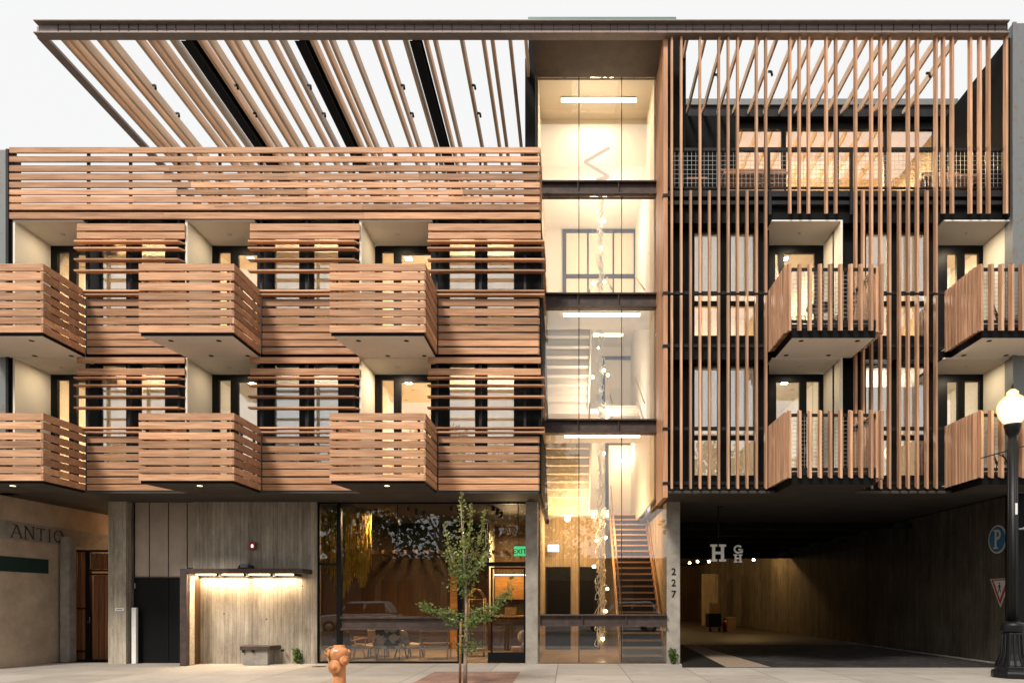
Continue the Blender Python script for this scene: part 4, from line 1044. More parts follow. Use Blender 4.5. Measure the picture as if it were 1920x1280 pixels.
for a, b, w in (((0,.055),(0,-.03),.045),((0,-.03),(-.055,-.15),.026),((0,-.03),(.05,-.15),.026),((0,.045),(-.06,-.02),.018),((0,.045),(.055,-.02),.018)):
    mb.bar(fx(*a), fx(*b), w, .005, (1,0,0)) if False else mb.bar(fx(*a), fx(*b), .006, w, (1,0,0))
mb.build('walking_figure', 'iron', ys)
fa_t = thing('fire_alarm', 'small red fire alarm strobe on the concrete wall above the lit canopy', 'alarm', (XB(475), bw-.02, Zz(1030,bw)))
bx(XB(469), XB(481.5), bw-.09, bw-.002, Zz(1030,bw), Zz(1016,bw)).build('body', 'red', fa_t, bevel=.012)
bx(XB(474.5), XB(477.5), bw-.105, bw-.09, Zz(1026,bw), Zz(1021,bw)).build('lens', 'down', fa_t)
ul = thing('flood_light', 'grey flood light standing on top of the dark canopy', 'light', (XB(472), 1.1, Zz(1065,cy)))
MB().prism([(XB(459), Zz(1065,cy)+.001), (XB(485), Zz(1065,cy)+.001), (XB(482), Zz(1059,1.1)), (XB(462), Zz(1059,1.1))], 1, 1.0, 1.2).build('base', 'iron', ul)
bx(XB(465), XB(479), .98, 1.16, Zz(1064,1.1), Zz(1056.5,1.1)).build('lamp_head', 'steel_grey', ul, bevel=.01)
npz = thing('notice_plate', 'tiny white notice plate on the concrete pier beside the black door', 'sign', (X(223,1.3), 1.3, 1.36))
bx(X(215.5,1.3), X(232,1.3), 1.30, 1.318, Zz(1144.5,1.3), Zz(1139,1.3)).build('plate', 'signw', npz)
bx(X(218.5,1.3), X(229,1.3), 1.296, 1.30, Zz(1142.4,1.3), Zz(1141.2,1.3)).build('lettering_line', 'iron', npz)
wp = bx(X(246.5,1.36), X(254.8,1.36), 1.36, 1.45, .001, Zz(1138.5,1.36)).build('white_post', 'white', None, bevel=.006)
tag(wp, 'narrow white board standing upright in front of the black door', 'board')
ex = thing('exit_sign', 'glowing green exit sign hung inside the glass above the entrance door', 'sign', (X(974,1.8), 1.8, Zz(1040,1.8)))
ey = 1.8; bx(X(963.5,ey), X(985,ey), ey, ey+.03, Zz(1041.5,ey), Zz(1023.5,ey)).build('face', 'exit', ex)
bx(X(963.5,ey), X(985,ey), ey-.004, ey+.036, Zz(1023.4,ey), Zz(1020,ey)).build('housing', 'signw', ex)
text_mesh('lettering', 'EXIT', .175, .003, 'iron', ex, lambda v: (X(974.5,ey)+v.x, ey-.006-v.z, Zz(1037.5,ey)+v.y), .002)
bx(X(963.5,ey)+.1, X(963.5,ey)+.12, ey+.01, ey+.02, Zz(1019.9,ey), 4.24).build('hanger', 'iron', ex)
es = bx(X(1027,5.8), X(1048,5.8), 5.9, 5.93, Zz(1033,5.8), Zz(1020,5.8)).build('glowing_panel', 'down', None)
tag(es, 'small pale glowing panel on the warm wall behind the stair tower glass', 'light panel')
# bench
bn = thing('bench', 'short concrete bench with a dark steel topped seat against the lit wall', 'bench', (X(488,1.0), 1.1, 0))
by_ = .92
MB().prism([(X(449.5,by_), by_), (X(505,by_), by_), (X(525.5,1.36), 1.3), (X(525.5,1.36), 1.398), (X(455,1.36), 1.398)], 2, .375, .475).build('seat', 'steel_rust', bn, bevel=.006)
MB().prism([(X(453,by_), by_+.06), (X(500,by_), by_+.06), (X(512,1.36), 1.3), (X(512,1.36), 1.398), (X(456,1.36), 1.398)], 2, .001, .374).build('base', 'conc_plain', bn, bevel=.01)
for p in (455, 473, 519): bx(X(p,by_)-.02, X(p,by_)+.03, by_-.005 if p < 500 else 1.2, by_+.05 if p < 500 else 1.3, .32, .374).build('bracket', 'iron', bn)

# ================================================================ STREET LAMP
lx, ly = X(1898.5, -1.75), -1.75
L = lambda p: Zz(p, -1.75); kk = (D-1.75)/F
st = thing('street_lamp', 'black cast iron street lamp with a glowing acorn globe on the pavement', 'street lamp', (lx, ly, 0))
prof = [(.40,0),(.40,.10),(.385,.14),(.33,.16),(.33,.24),(.29,.27),(.255,.36),(.225,.5),(.205,.7),(.20,.92),(.19,.95)]
b0 = MB().lathe(prof, (lx, ly, 0), 8, smooth=False)
for k in range(16):
    a = 2*math.pi*k/16; b0.tube([(lx+.31*math.cos(a), ly+.31*math.sin(a), .26), (lx+.225*math.cos(a), ly+.225*math.sin(a), .5), (lx+.205*math.cos(a), ly+.205*math.sin(a), .9)], .02, 6)
b0.build('base', 'iron', st, bevel=.008)
MB().lathe([(.21,.95),(.235,.98),(.22,1.03),(.235,1.07),(.225,1.12),(.17,1.15),(.11,1.17)], (lx, ly, 0), 20).build('collar', 'iron', st)
zt_ = L(823); sh = MB().lathe([(.10,1.16),(.095,2.5),(.085,zt_)], (lx, ly, 0), 20)
for k in range(8):
    a = 2*math.pi*k/8; sh.tube([(lx+.098*math.cos(a), ly+.098*math.sin(a), 1.2), (lx+.083*math.cos(a), ly+.083*math.sin(a), zt_-.05)], .012, 6)
sh.build('pole', 'iron', st)
MB().lathe([(.07,L(835)),(.085,L(823)),(.075,L(818)),(.13,L(811)),(.145,L(803)),(.16,L(798)),(.16,L(795))], (lx, ly, 0), 20).build('fitter', 'iron', st)
gl = MB().lathe([(.12,L(796)),(.19,L(790)),(.26,L(780)),(.295,L(768)),(.295,L(760)),(.26,L(752)),(.19,L(745)),(.125,L(741)),(.115,L(739)),(.115,L(735)),(.09,L(733)),(.06,L(730)),(.001,L(728.5))], (lx, ly, 0), 28)
m_, nt_, out_ = newmat('lamp globe glass lit')
e1 = N(nt_, 'ShaderNodeEmission'); lw = N(nt_, 'ShaderNodeLayerWeight'); lw.inputs[0].default_value = .35
cr = ramp(nt_, lw.outputs['Facing'], [(0, (1.0,.90,.68)), (.7, (1.0,.62,.24))]); nt_.links.new(cr, e1.inputs[0])
rs = N(nt_, 'ShaderNodeMapRange'); nt_.links.new(lw.outputs['Facing'], rs.inputs[0]); rs.inputs[3].default_value = 2.6; rs.inputs[4].default_value = .75; nt_.links.new(rs.outputs[0], e1.inputs[1])
nt_.links.new(e1.outputs[0], out_.inputs[0]); M['globe'] = m_
gl.build('globe', 'globe', st)
MB().lathe([(.03,L(729)),(.012,L(727)),(.028,L(725)),(.01,L(722)),(.018,L(721)),(.001,L(718.5))], (lx, ly, 0), 12).build('finial', 'iron', st)
MB().bar((lx-.62, ly+.05, L(857.5)), (lx+.45, ly-.02, L(831)), .03, .022).tube([(lx-.18, ly+.02, L(852)), (lx-.12, ly+.02, L(864)), (lx-.2, ly+.02, L(850))], .012, 5).tube([(lx-.3, ly+.03, L(849)), (lx-.13, ly+.02, L(858)), (lx-.11, ly+.02, L(866))], .012, 6).build('banner_arm', 'iron', st)
bx(lx-.01, lx+.035, ly-.108, ly-.095, L(965), L(944)).build('label_plate', 'signw', st)
MB().tube([(lx+.08, ly-.04, L(992)), (lx+.12, ly-.08, L(992)), (lx+.17, ly-.09, L(991))], .02, 8).ball((lx+.18, ly-.09, L(991.5)), .035).build('hook', 'steel_grey', st)
lamp('street_lamp_light', 'POINT', (lx-.32, ly-.05, L(760)), 14, (1, .66, .32), .26)

uc = MB().lathe([(.001,0),(.17,0),(.17,.004),(.15,.006),(.001,.006)], (X(598,.6), .6, .001), 24).build('utility_cover', 'steel_rust', None)
tag(uc, 'small round rusty utility cover set in the pavement left of the lobby glass', 'cover')
# ================================================================ HYDRANT
hyY = -4.25; hx = X(636, hyY); hk = (D+hyY)/F
hz = lambda p: Zz(p, hyY)
hd = thing('fire_hydrant', 'orange fire hydrant with capped outlets and a chain at the edge of the pavement', 'fire hydrant', (hx, hyY, 0))
MB().lathe([(.17,0),(.17,.035),(.135,.04),(.132,.14),(.122,.16),(.120,.40),(.118,.56),(.14,.62),(.165,.68),(.172,.73),(.16,.78),(.12,.82),(.10,.835),(.10,.868),(.001,.872)], (hx, hyY, 0), 28).build('barrel', 'orange', hd, bevel=0)
def outlet(c, axis, r, ln, name='outlet_cap'):
    MB().lathe([(r*.8,0),(r*.85,ln*.55),(r*1.12,ln*.58),(r*1.12,ln*.8),(r*.95,ln*.9),(r*.4,ln*.92),(r*.36,ln*1.1),(.001,ln*1.11)], c, 20, axis).build(name, 'orange', hd)
outlet((hx-.02, hyY-.06, .50), (-.12,-1,-.08), .112, .15)
outlet((hx+.04, hyY-.02, .60), (.72,-.68,0), .082, .19)
outlet((hx-.08, hyY-.0, .72), (-.94,-.3,-.05), .075, .15)
outlet((hx+.07, hyY+.03, .74), (.95,.25,.0), .045, .13)
bx(hx-.06, hx+.035, hyY-.170, hyY-.14, .765, .795).build('label_plate', 'signw', hd)
mb = MB()
for (a, b) in (((-.24,.68),(-.26,.76)),((-.26,.76),(-.18,.83)),((-.18,.83),(-.10,.85))):
    mb.tube([(hx+a[0], hyY-.04, a[1]), (hx+b[0], hyY-.04, b[1])], .009, 6)
mb.tube([(hx-.20, hyY-.06, .66), (hx-.16, hyY-.1, .56), (hx-.12, hyY-.11, .5)], .008, 6)
mb.build('chain', 'brass', hd)
hd.scale = (.91, .91, .955)

# ================================================================ LOBBY FURNITURE
def frame_chair(name, label, px, Y, w, seat_mat, back_mat, cat='armchair', rz=0.0, legs='wood_stair', scale=1.0, hb=.78):
    t = thing(name, label, cat, (X(px, Y), Y, .012), None, rz)
    o = (0,0,0); lc = lambda mb, n, m: mb.build(n, m, t, origin=(0,0,0))
    h = .40*scale; d = .6*scale; w *= scale
    lc(MB().box(-w/2, w/2, -d/2, d/2, h-.11, h), 'seat', seat_mat).modifiers.new('b', 'BEVEL').width = .04
    b = lc(MB().prism([(d/2-.12, h+.002), (d/2-.02, h+.002), (d/2+.16, hb*scale), (d/2+.06, hb*scale)], 0, -w/2, w/2), 'backrest', back_mat); bb = b.modifiers.new('b', 'BEVEL'); bb.width = .04; bb.segments = 3
    for sx in (-1, 1):
        lc(MB().bar((sx*w/2*.86, -d/2+.06, h-.1), (sx*w/2*.95, -d/2, 0), .03), 'leg', legs)
        lc(MB().bar((sx*w/2*.86, d/2-.06, h-.1), (sx*w/2*.95, d/2+.04, 0), .03), 'leg', legs)
        lc(MB().bar((sx*(w/2+.03), -d/2, h+.19), (sx*(w/2+.03), d/2+.05, h+.13), .05, .028), 'armrest', legs)
        lc(MB().bar((sx*(w/2+.03), -d/2+.05, h-.05), (sx*(w/2+.03), -d/2+.03, h+.18), .028), 'arm_post', legs)
    return t
frame_chair('armchair', 'low olive armchair with its back to the street, leftmost in the lobby', 657, 2.5, .52, 'fabric', 'fabric', rz=R(160))
frame_chair('armchair', 'wooden lounge chair with a tan seat and slanting arms, beside the cowhide chair', 684, 2.9, .5, 'leather', 'leather', rz=R(-75))
frame_chair('armchair', 'round backed lounge chair covered in black and white cowhide', 735, 2.7, .66, 'cow', 'cow', rz=R(176), legs='iron', hb=.86)
frame_chair('armchair', 'pale fleece covered chair to the right of the cowhide chair', 768, 3.2, .5, 'hide_white', 'hide_white', rz=R(150), legs='iron')
frame_chair('armchair', 'pale armchair half hidden behind the cowhide chair', 710, 3.6, .55, 'hide_white', 'hide_white', rz=R(190), legs='iron')
rk = thing('slatted_bench', 'open wooden ladder backed bench seen from behind in the lobby', 'bench', (X(813,2.5), 2.5, .012))
x0, x1 = X(788,2.5), X(839,2.5); mb = MB()
for x in (x0, x1): mb.box(x-.02, x+.02, 2.48, 2.52, .012, Zz(1181,2.5)); mb.box(x-.02, x+.02, 3.0, 3.04, .012, .45)
mb.build('leg', 'wood_stair', rk); mb = MB()
for q in (1183, 1194, 1206, 1215): mb.box(x0+.021, x1-.021, 2.485, 2.515, Zz(q+1.4,2.5), Zz(q-1.4,2.5))
mb.build('back_rail', 'wood_stair', rk); bx(x0-.02, x1+.02, 2.53, 3.06, .40, .44).build('seat', 'leather', rk)
lc_ = thing('luggage_cart', 'brass birdcage luggage cart behind the young tree trunk', 'luggage cart', (X(893,3.6), 3.6, .012))
cX = lambda p: X(p, 3.6); cZ = lambda p: Zz(p, 3.6)
a, b = cX(877), cX(909); mb = MB()
for y in (3.4, 3.85):
    for x in (a, b): mb.tube([(x, y, .2), (x, y, cZ(1121))], .016, 8)
    mb.tube([(a+(b-a)*i/10, y, cZ(1121)+.27*math.sin(math.pi*i/10)) for i in range(11)], .016, 8)
    mb.tube([(a, y, cZ(1123)), (b, y, cZ(1123))], .014, 8)
for x in (a, b): mb.tube([(x, 3.4, cZ(1121)), (x, 3.85, cZ(1121))], .014, 8)
for f in (.3, .5, .7): mb.tube([(a+(b-a)*f, 3.4, cZ(1121)+.27*math.sin(math.pi*f)), (a+(b-a)*f, 3.85, cZ(1121)+.27*math.sin(math.pi*f))], .010, 6)
mb.build('cage', 'brass', lc_)
bx(a-.04, b+.04, 3.36, 3.9, .18, .24).build('platform', 'leather', lc_)
for x in (a, b): MB().lathe([(.001,-.02),(.08,-.02),(.08,.02),(.001,.02)], (x, 3.38, .092), 14, (1,0,0)).build('wheel', 'rubber', lc_)
rd = thing('reception_desk', 'dark wood reception desk in front of the lit honey coloured panel', 'desk', (X(950,6.0), 6.0, .012))
bx(X(915,6), lx1-.06, 5.9, 6.4, .012, 1.08).build('counter', 'wood_dark', rd); bx(X(914,6), lx1-.05, 5.84, 6.45, 1.085, 1.13).build('counter_top', 'wood_stair', rd)
bx2 = bx(X(944,5.5), X(965,5.5), 5.45, 5.75, 1.135, Zz(1138,5.5)).build('carton', 'leather', None)
bx2.location.y += .5; tag(bx2, 'square tan box standing on the reception desk', 'box')
st2 = bx(X(959,3.0), X(977,3.0), 2.9, 3.2, .013, .33).build('stool', 'wood_stair', None, bevel=.02); tag(st2, 'low square wooden stool on the floor behind the entrance door', 'stool')
sf = thing('sofa', 'pale sofa end with a cream cushion just inside the entrance at the pier', 'sofa', (X(982,2.7), 2.7, .012))
bx(X(976,2.6), X(1002,2.6), 2.5, 3.2, .012, .42).build('seat', 'leather', sf, bevel=.05)
MB().ball((X(982,2.6), 2.75, .62), .2, 12, 8, (.9,.5,.95)).build('cushion', 'hide_white', sf)
# yellow cord hangings
def swag(label, pxa, pxb, prof, Y, n):
    t = thing('cord_hanging', label, 'hanging', (X((pxa+pxb)/2, Y), Y, 4.2)); mb = MB()
    for i in range(n):
        f = i/(n-1); p = pxa+(pxb-pxa)*f
        q = prof(f)+jit(3)
        zt = 4.2; zb = Zz(q, Y+jit(.2)); x = X(p, Y); xb = x+ (1-abs(2*f-1))*.02
        mb.tube([(x+jit(.01), Y+jit(.25), zt), (x+jit(.02), Y+jit(.2), (zt+zb)/2), (xb, Y+jit(.2), zb)], .011, 5)
    mb.build('cords', 'yellow', t)
swag('drape of straight yellow cords in the narrow left pane', 600, 631, lambda f: 1045+40*f**2+25*f, 2.3, 44)
swag('long pointed yellow cord swag just right of the left mullion', 645, 662, lambda f: 1124-62*f, 2.3, 34)
swag('shorter fringe of yellow cords hanging beside the long swag', 660, 693, lambda f: 1045+55*math.sin(f*3.0), 2.6, 60)

# ================================================================ BALCONY AND TERRACE FURNITURE
def wire_chair(label, x, y, z, rz):
    t = thing('wire_chair', label, 'chair', (x, y, z), None, rz); mb = MB()
    s = MB()
    for i in range(7): s.tube([(-.22+.073*i, -.22, .42), (-.22+.073*i, .2, .40)], .006, 5)
    for i in range(5): s.tube([(-.22, -.22+.1*i, .42), (.22, -.22+.1*i, .42)], .006, 5)
    s.build('seat', 'iron', t, origin=(0,0,0)); b = MB()
    for i in range(7): b.tube([(-.22+.073*i, .2, .42), (-.20+.067*i, .33, .82)], .006, 5)
    for i in range(4): b.tube([(-.22, .2+.04*i, .42+.13*i), (.22, .2+.04*i, .42+.13*i)], .006, 5)
    b.tube([(-.2, .34, .82), (0, .37, .86), (.2, .34, .82)], .01, 6); b.build('backrest', 'iron', t, origin=(0,0,0))
    for sx in (-1, 1):
        for sy in (-1, 1): MB().tube([(sx*.19, sy*.19, .42), (sx*.23, sy*.24, 0)], .01, 6).build('leg', 'iron', t, origin=(0,0,0))
    return t
def bistro(label, x, y, z):
    t = thing('bistro_table', label, 'table', (x, y, z))
    MB().lathe([(.001,.70),(.30,.70),(.30,.73),(.001,.73)], (x, y, z), 24).build('tabletop', 'iron', t)
    MB().tube([(x, y, z), (x, y, z+.70)], .025, 8).build('leg', 'iron', t)
    MB().lathe([(.001,0),(.2,0),(.18,.02),(.001,.025)], (x, y, z), 20).build('base', 'iron', t)
zu, zl = ZF[1], ZF[0]
wire_chair('black wire chair at the left of the upper middle balcony', X(1490,-.6), -.6, zu, R(80))
bistro('round black bistro table on the upper middle balcony', X(1537,-.55), -.55, zu)
wire_chair('black wire chair at the right of the upper middle balcony', X(1572,-.6), -.6, zu, R(-70))
wire_chair('black wire chair on the upper right hand balcony', X(1893,-.6), -.6, zu, R(60))
wire_chair('black wire chair on the lower right hand balcony behind the street lamp', X(1888,-.6), -.6, zl, R(60))
def bar_table(label, pa, pb, Y, top, cat='table'):
    t = thing('terrace_table', label, cat, (X((pa+pb)/2, Y), Y, 10.72)); zt = Zz(top, Y); a, b = X(pa, Y), X(pb, Y); mb = MB()
    for i in range(4): mb.box(a, b, Y-.3+.16*i, Y-.3+.16*i+.145, zt-.05, zt)
    mb.build('tabletop', 'wood_x', t)
    for x in (a+.06, b-.06):
        for y in (Y-.26, Y+.28): bx(x-.022, x+.022, y-.022, y+.022, 10.722, zt-.052).build('leg', 'iron', t)
    bx(a+.083, b-.083, Y-.28, Y-.24, zt-.5, zt-.42).build('stretcher', 'wood_x', t)
bar_table('low slatted wooden table at the left end of the mesh guarded terrace', 1282, 1322, 1.0, 346)
bar_table('long wooden high table with slatted top in the middle of the mesh guarded terrace', 1352, 1470, 1.2, 335)
bar_table('wooden high table at the right end of the mesh guarded terrace', 1722, 1840, 1.3, 341)
def rail_seat(label, pa, pb, Y, top):
    t = thing('bar_bench', label, 'bench', (X((pa+pb)/2, Y), Y, 10.72)); zt = Zz(top, Y); a, b = X(pa, Y), X(pb, Y)
    bx(a, b, Y-.03, Y+.03, zt-.05, zt).build('back_rail', 'wood_x', t)
    for x in (a+.03, b-.03, (a+b)/2): bx(x-.018, x+.018, Y-.018, Y+.018, 10.722, zt-.051).build('leg', 'iron', t)
    bx(a, b, Y+.032, Y+.4, zt-.62, zt-.57).build('seat', 'wood_x', t)
rail_seat('tall wooden bench with a thin back rail behind the middle terrace table', 1350, 1472, 1.9, 318)
rail_seat('tall wooden bench with a thin back rail at the right end of the terrace', 1728, 1842, 2.0, 324)

# ================================================================ PLANTS
def leaves_at(mb, c, n, r, size, up=.2, zsq=1.0):
    for _ in range(n):
        v = Vector((random.gauss(0,1), random.gauss(0,1), random.gauss(0,1)*zsq)); v = v.normalized()*r*random.random()**.5
        d = (v.normalized()+Vector((0,0,up))+Vector((jit(.6), jit(.6), jit(.6))))
        mb.leaf(Vector(c)+v, d, size*random.uniform(.7,1.25), random.uniform(0,6.28))
def shrub(name, label, px, Y, h, w, n):
    t = thing(name, label, 'plant', (X(px,Y), Y, 0)); x = X(px, Y); lf = MB(); sm = MB()
    for k in range(7):
        tx, ty_ = x+jit(w*.35), Y+jit(.05); top = h*random.uniform(.6,1)
        sm.tube([(x+jit(.02), Y, .0), ((x+tx)/2, (Y+ty_)/2, top*.5), (tx, ty_, top)], .006, 5, .002)
        for i in range(n//7):
            f = random.uniform(.08, 1); lf.leaf((x+(tx-x)*f+jit(w*.22), Y+jit(.07), top*f), (jit(1), jit(1), random.uniform(-.2,.9)), .075*random.uniform(.7,1.3), random.uniform(0,6.28))
    sm.build('stem', 'bark', t); lf.build('leaves', 'leaf_shrub', t)
shrub('small_shrub', 'bushy little green shrub growing against the concrete wall right of the bench', 558, 1.28, .42, .24, 210)
shrub('small_shrub', 'little green weed growing at the foot of the pier numbered 227', 1262, 1.24, .42, .18, 170)
tY = -3.1; tk = (D+tY)/F
TX = lambda p: X(p, tY); TZ = lambda p: Zz(p, tY)
tree = thing('young_tree', 'young slender street tree with upright shoots, in a brick square before the lobby glass', 'tree', (TX(870), tY, 0))
tr = MB(); br = MB(); lo = MB(); hi = MB()
path = [(872,1296),(873,1240),(874,1190),(874,1130),(872,1080),(870,1030),(866,980),(864,945)]
tr.tube([(TX(p)+jit(.006), tY+jit(.02), max(0, TZ(q))) for p, q in path], .042, 10, .007)
trunk = tr.build('trunk', 'bark', tree)
shoots = [((870,1040),(862,921)), ((871,1060),(883,945),), ((872,1075),(906,951)), ((871,1085),(831,980)), ((872,1090),(926,1003)), ((872,1095),(843,1030)), ((872,1080),(905,1035))]
def strand(a, b, lean):
    p0 = Vector((TX(a[0]), tY, TZ(a[1]))); p1 = Vector((TX(b[0]), tY+lean, TZ(b[1])))
    mid = p0.lerp(p1, .5); mid.x += (p1.x-p0.x)*.22; mid.z -= .06
    return [p0, mid, p1]
def curve(pts, f):
    a, m, b = pts; return a.lerp(m, f*2) if f < .5 else m.lerp(b, f*2-1)
for i, (a, b) in enumerate(shoots):
    s = strand(a, b, jit(.35)); br.tube([curve(s, k/6) for k in range(7)], .013, 6, .003)
    ln = (s[2]-s[0]).length
    for k in range(int(ln*125)):
        f = random.uniform(.12, 1.0); c = curve(s, f); sp = .10*(1-f)**2+.020
        c = c+Vector((random.gauss(0, sp), random.gauss(0, sp), jit(.03)))
        top = c.z > TZ(1055)+jit(.15)
        (hi if top else lo).leaf(c, (jit(1), jit(1), random.uniform(-.2, 1)), random.uniform(.045,.078), random.uniform(0,6.28))
for a, b, n, spd in (((873,1150),(786,1133),190,.05),((873,1165),(830,1150),110,.07),((874,1150),(955,1108),150,.05),((874,1165),(925,1140),130,.07),((873,1190),(880,1215),90,.08),((874,1170),(895,1150),120,.08),((872,1205),(866,1222),60,.07),((874,1215),(900,1210),26,.06),((955,1108),(958,1075),22,.03)):
    s = strand(a, b, jit(.4)); br.tube([curve(s, k/6) for k in range(7)], .010, 6, .003)
    for k in range(int(n*1.5)):
        f = random.uniform(.1, 1.0); c = curve(s, f)+Vector((random.gauss(0, spd), random.gauss(0, spd*1.3), random.gauss(0, spd*.8)))
        lo.leaf(c, (jit(1), jit(1), random.uniform(-.4,.7)), random.uniform(.045,.075), random.uniform(0,6.28))
for c, n, r in (((870,1052),170,.21),((880,1080),150,.19),((862,1088),120,.17),((872,1110),60,.11),((868,1022),70,.13)):
    for k in range(n):
        v = Vector((random.gauss(0,.55), random.gauss(0,.7), random.gauss(0,.6)))*r; p = Vector((TX(c[0]), tY, TZ(c[1])))+v
        (hi if p.z > TZ(1045)+jit(.2) else lo).leaf(p, (jit(1), jit(1), random.uniform(-.3,.9)), random.uniform(.045,.072), random.uniform(0,6.28))
br.build('branch', 'bark', trunk); cw = lo.build('crown', 'leaf_low', tree); hi.build('young_foliage', 'leaf_top', cw)
sk = MB().tube([(TX(863), tY-.05, 0), (TX(865), tY-.05, TZ(1165))], .024, 8).build('stake', 'stake', None)
tag(sk, 'brown wooden stake standing against the trunk of the young tree', 'stake')

# ================================================================ DRIVEWAY CLUTTER
cl = thing('service_cart', 'small dark service cart loaded with tan boxes deep in the driveway', 'cart', (X(1345,20), 20, .005))
qX = lambda p: X(p, 20); qZ = lambda p: Zz(p, 20)
bx(qX(1327), qX(1350), 19.7, 20.6, .25, .95).build('body', 'iron', cl); bx(qX(1334), qX(1348), 19.8, 20.5, .955, 1.5).build('load', 'leather', cl)
for x in (qX(1330), qX(1347)): MB().lathe([(.001,-.04),(.13,-.04),(.13,.04),(.001,.04)], (x, 19.75, .14), 14, (1,0,0)).build('wheel', 'rubber', cl)
bxx = bx(qX(1368), qX(1382), 20.2, 20.8, .006, .75).build('carton', 'leather', None); tag(bxx, 'brown carton on the driveway floor beside the service cart', 'box')
fe = thing('fire_extinguisher', 'dark red fire extinguisher between the service cart and the carton', 'fire extinguisher', (qX(1356), 19.6, .005))
MB().lathe([(.11,0),(.11,.5),(.07,.58),(.03,.6)], (qX(1356), 19.6, .005), 16).build('cylinder', 'red', fe); MB().box(qX(1356)-.06, qX(1356)+.06, 19.57, 19.63, .6, .68).build('valve', 'iron', fe)

# ================================================================ ACROSS THE STREET (seen mirrored in the glass)
ob = thing('opposite_building', 'low dull brown building across the street, mirrored dimly in the lobby glass', 'building', (0, -34, 0))
bx(-34, 34, -44, -34, 0, 4.6).build('wall', 'fardull', ob); bx(-34.2, 34.2, -44.2, -33.8, 4.6, 4.9).build('roof', 'steel', ob)
for i in range(9): bx(-30+i*7, -26+i*7, -33.97, -33.9, .6, 3.2).build('window', 'iron', ob)
def big_tree(x, y, h, label, spread=3.2):
    t = thing('broad_tree', label, 'tree', (x, y, 0), 'trees across the street')
    a = MB().tube([(x, y, 0), (x+.1, y, h*.3), (x-.1, y, h*.5), (x, y, h*.8)], .24, 8, .07)
    for k in range(7):
        q = 2*math.pi*k/7; a.tube([(x, y, h*(.28+.05*k)), (x+math.cos(q)*spread*.45, y+math.sin(q)*spread*.4, h*(.45+.05*k)), (x+math.cos(q)*spread*.8, y+math.sin(q)*spread*.7, h*(.55+.05*k))], .08, 6, .02)
    a.build('trunk', 'bark', t); mb = MB()
    for k in range(46):
        q = random.uniform(0, 6.28); rr = spread*random.random()**.5; zz_ = h*random.uniform(.34, 1.0)
        s = math.sqrt(max(.05, 1-((zz_/h-.62)/.42)**2))
        c = (x+math.cos(q)*rr*s, y+math.sin(q)*rr*s, zz_)
        leaves_at(mb, c, 50, 1.0, .40)
    mb.build('crown', 'leaf_far', t)
for x, y, h, lab, s in ((-17, -24, 10.5, 'broad leafy tree across the street, mirrored at the left of the lobby', 3.4), (-8.0, -24.5, 11.5, 'tall leafy tree across the street, mirrored in the large lobby pane', 3.6), (-1.6, -25, 11.5, 'leafy tree across the street, mirrored in the left of the stair tower', 3.0), (-12.6, -26, 9.6, 'dense leafy tree across the street, mirrored behind the yellow cords', 2.9), (-4.6, -26, 9.4, 'dense leafy tree across the street, mirrored behind the young tree', 2.6), (9.5, -25, 10.5, 'leafy tree across the street, mirrored in the right hand windows', 3.4)):
    big_tree(x, y, h, lab, s)
def car(label, x, y, paint):
    t = thing('parked_car', label, 'car', (x, y, -.15), 'cars parked across the street')
    B = lambda mb, n, m, p=None: mb.build(n, m, p or t)
    z = -.15
    body = MB().prism([(-2.2,.42),(-2.25,.75),(-2.1,.95),(-1.0,1.05),(1.75,1.08),(2.2,1.0),(2.25,.6),(2.2,.42)], 1, -.9, .9)
    body.v = [(a+x, b+y, c+z) for a, b, c in body.v]; B(body, 'body', paint).modifiers.new('b', 'BEVEL').width = .08
    cab = MB().prism([(-1.05,1.06),(-.35,1.72),(1.5,1.76),(2.0,1.09)], 1, -.76, .76); cab.v = [(a+x, b+y, c+z) for a, b, c in cab.v]; B(cab, 'roof', paint).modifiers.new('b', 'BEVEL').width = .08
    for x0, x1 in ((-.62, .38), (.48, 1.55)):
        g = MB().prism([(x0-.12,1.12),(x0+.16,1.62),(x1,1.65),(x1+.05,1.12)], 1, .765, .785); g.v = [(a+x, b+y, c+z) for a, b, c in g.v]; B(g, 'window', 'iron')
    for wx_ in (-1.4, 1.4):
        for sy in (-1, 1):
            w = MB().lathe([(.001,-.1),(.34,-.1),(.36,0),(.34,.1),(.001,.1)], (x+wx_, y+sy*.84, z+.36), 20, (0,1,0)); wo = B(w, 'wheel', 'rubber')
            MB().lathe([(.001,-.01),(.2,-.01),(.2,.01),(.001,.01)], (x+wx_, y+sy*.945, z+.36), 16, (0,1,0)).build('rim', 'wire', wo)
    return t
car('silver car parked across the street, mirrored low in the stair tower glass', 3.0, -18.8, 'carpaint')
car('silver car parked across the street, mirrored in the narrow lobby pane', -11.5, -18.8, 'carpaint')

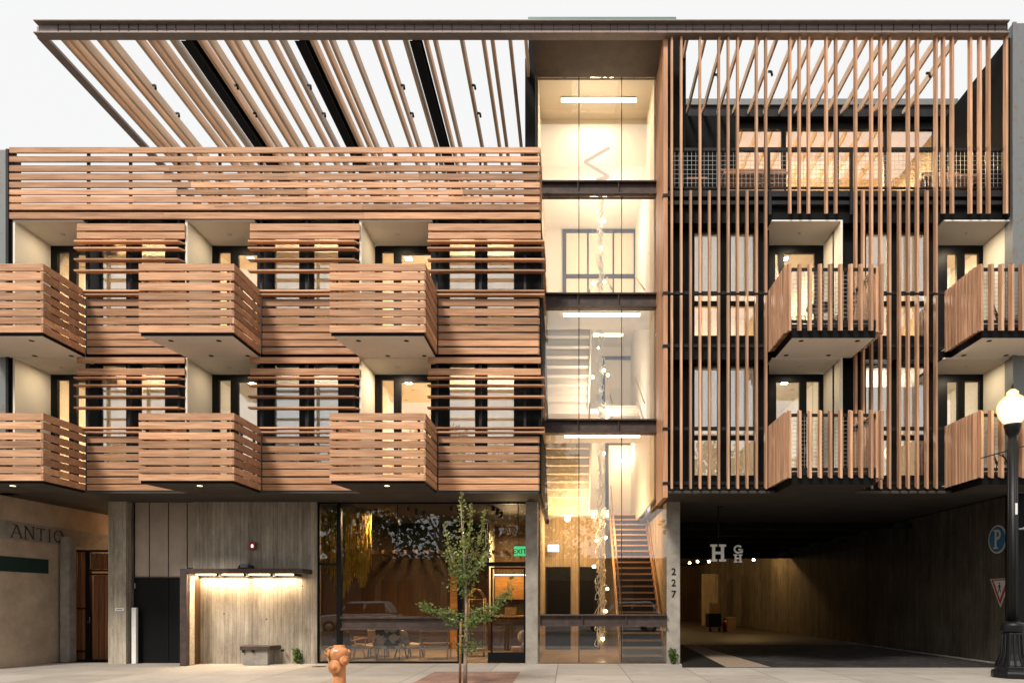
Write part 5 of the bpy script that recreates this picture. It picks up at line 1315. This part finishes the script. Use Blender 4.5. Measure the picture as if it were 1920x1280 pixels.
# ================================================================ SKY, SUN, CAMERA
w = bpy.data.worlds.new('World'); S.world = w; w.use_nodes = True; nt = w.node_tree; nt.nodes.clear()
sky = nt.nodes.new('ShaderNodeTexSky'); sky.sky_type = 'NISHITA'; sky.sun_disc = False
SUN_EL, SUN_AZ = 47, 206          # azimuth clockwise from +Y: the sun stands behind the camera, to its left
sky.sun_elevation = R(SUN_EL); sky.sun_rotation = R(SUN_AZ); sky.air_density = 1.0; sky.dust_density = 3.0
mx = nt.nodes.new('ShaderNodeMix'); mx.data_type = 'RGBA'; mx.inputs[0].default_value = .93
nt.links.new(sky.outputs[0], mx.inputs[6]); mx.inputs[7].default_value = (9.9, 9.95, 9.8, 1)
bg = nt.nodes.new('ShaderNodeBackground'); bg.inputs[1].default_value = .1
ow = nt.nodes.new('ShaderNodeOutputWorld'); nt.links.new(mx.outputs[2], bg.inputs[0]); nt.links.new(bg.outputs[0], ow.inputs[0])
sl = bpy.data.lights.new('sun', 'SUN'); sl.energy = 3.6; sl.angle = R(12); sl.color = (1, .93, .84)
so = bpy.data.objects.new('sun', sl); C.objects.link(so)
az = R(SUN_AZ); dirv = Vector((math.sin(az)*math.cos(R(SUN_EL)), math.cos(az)*math.cos(R(SUN_EL)), math.sin(R(SUN_EL))))
so.rotation_euler = (-dirv).to_track_quat('-Z', 'Y').to_euler(); so.location = (0, -20, 30)
cam = bpy.data.cameras.new('camera'); cam.sensor_width = 36; cam.lens = 36*F/1920
cam.shift_x = (960-VX)/1920; cam.shift_y = (VY-640)/1920; cam.clip_end = 1000
co = bpy.data.objects.new('camera', cam); C.objects.link(co); co.location = (0, -D, EYE); co.rotation_euler = (R(90), 0, 0)
S.camera = co
S.view_settings.view_transform = 'Standard'; S.view_settings.look = 'None'; S.view_settings.exposure = 0; S.view_settings.gamma = 1
S.cycles.use_denoising = True; S.cycles.max_bounces = 8; S.cycles.transparent_max_bounces = 16
S.cycles.diffuse_bounces = 4; S.cycles.glossy_bounces = 4; S.cycles.sample_clamp_indirect = 4.0
S.cycles.caustics_reflective = False; S.cycles.caustics_refractive = False; S.cycles.use_light_tree = True
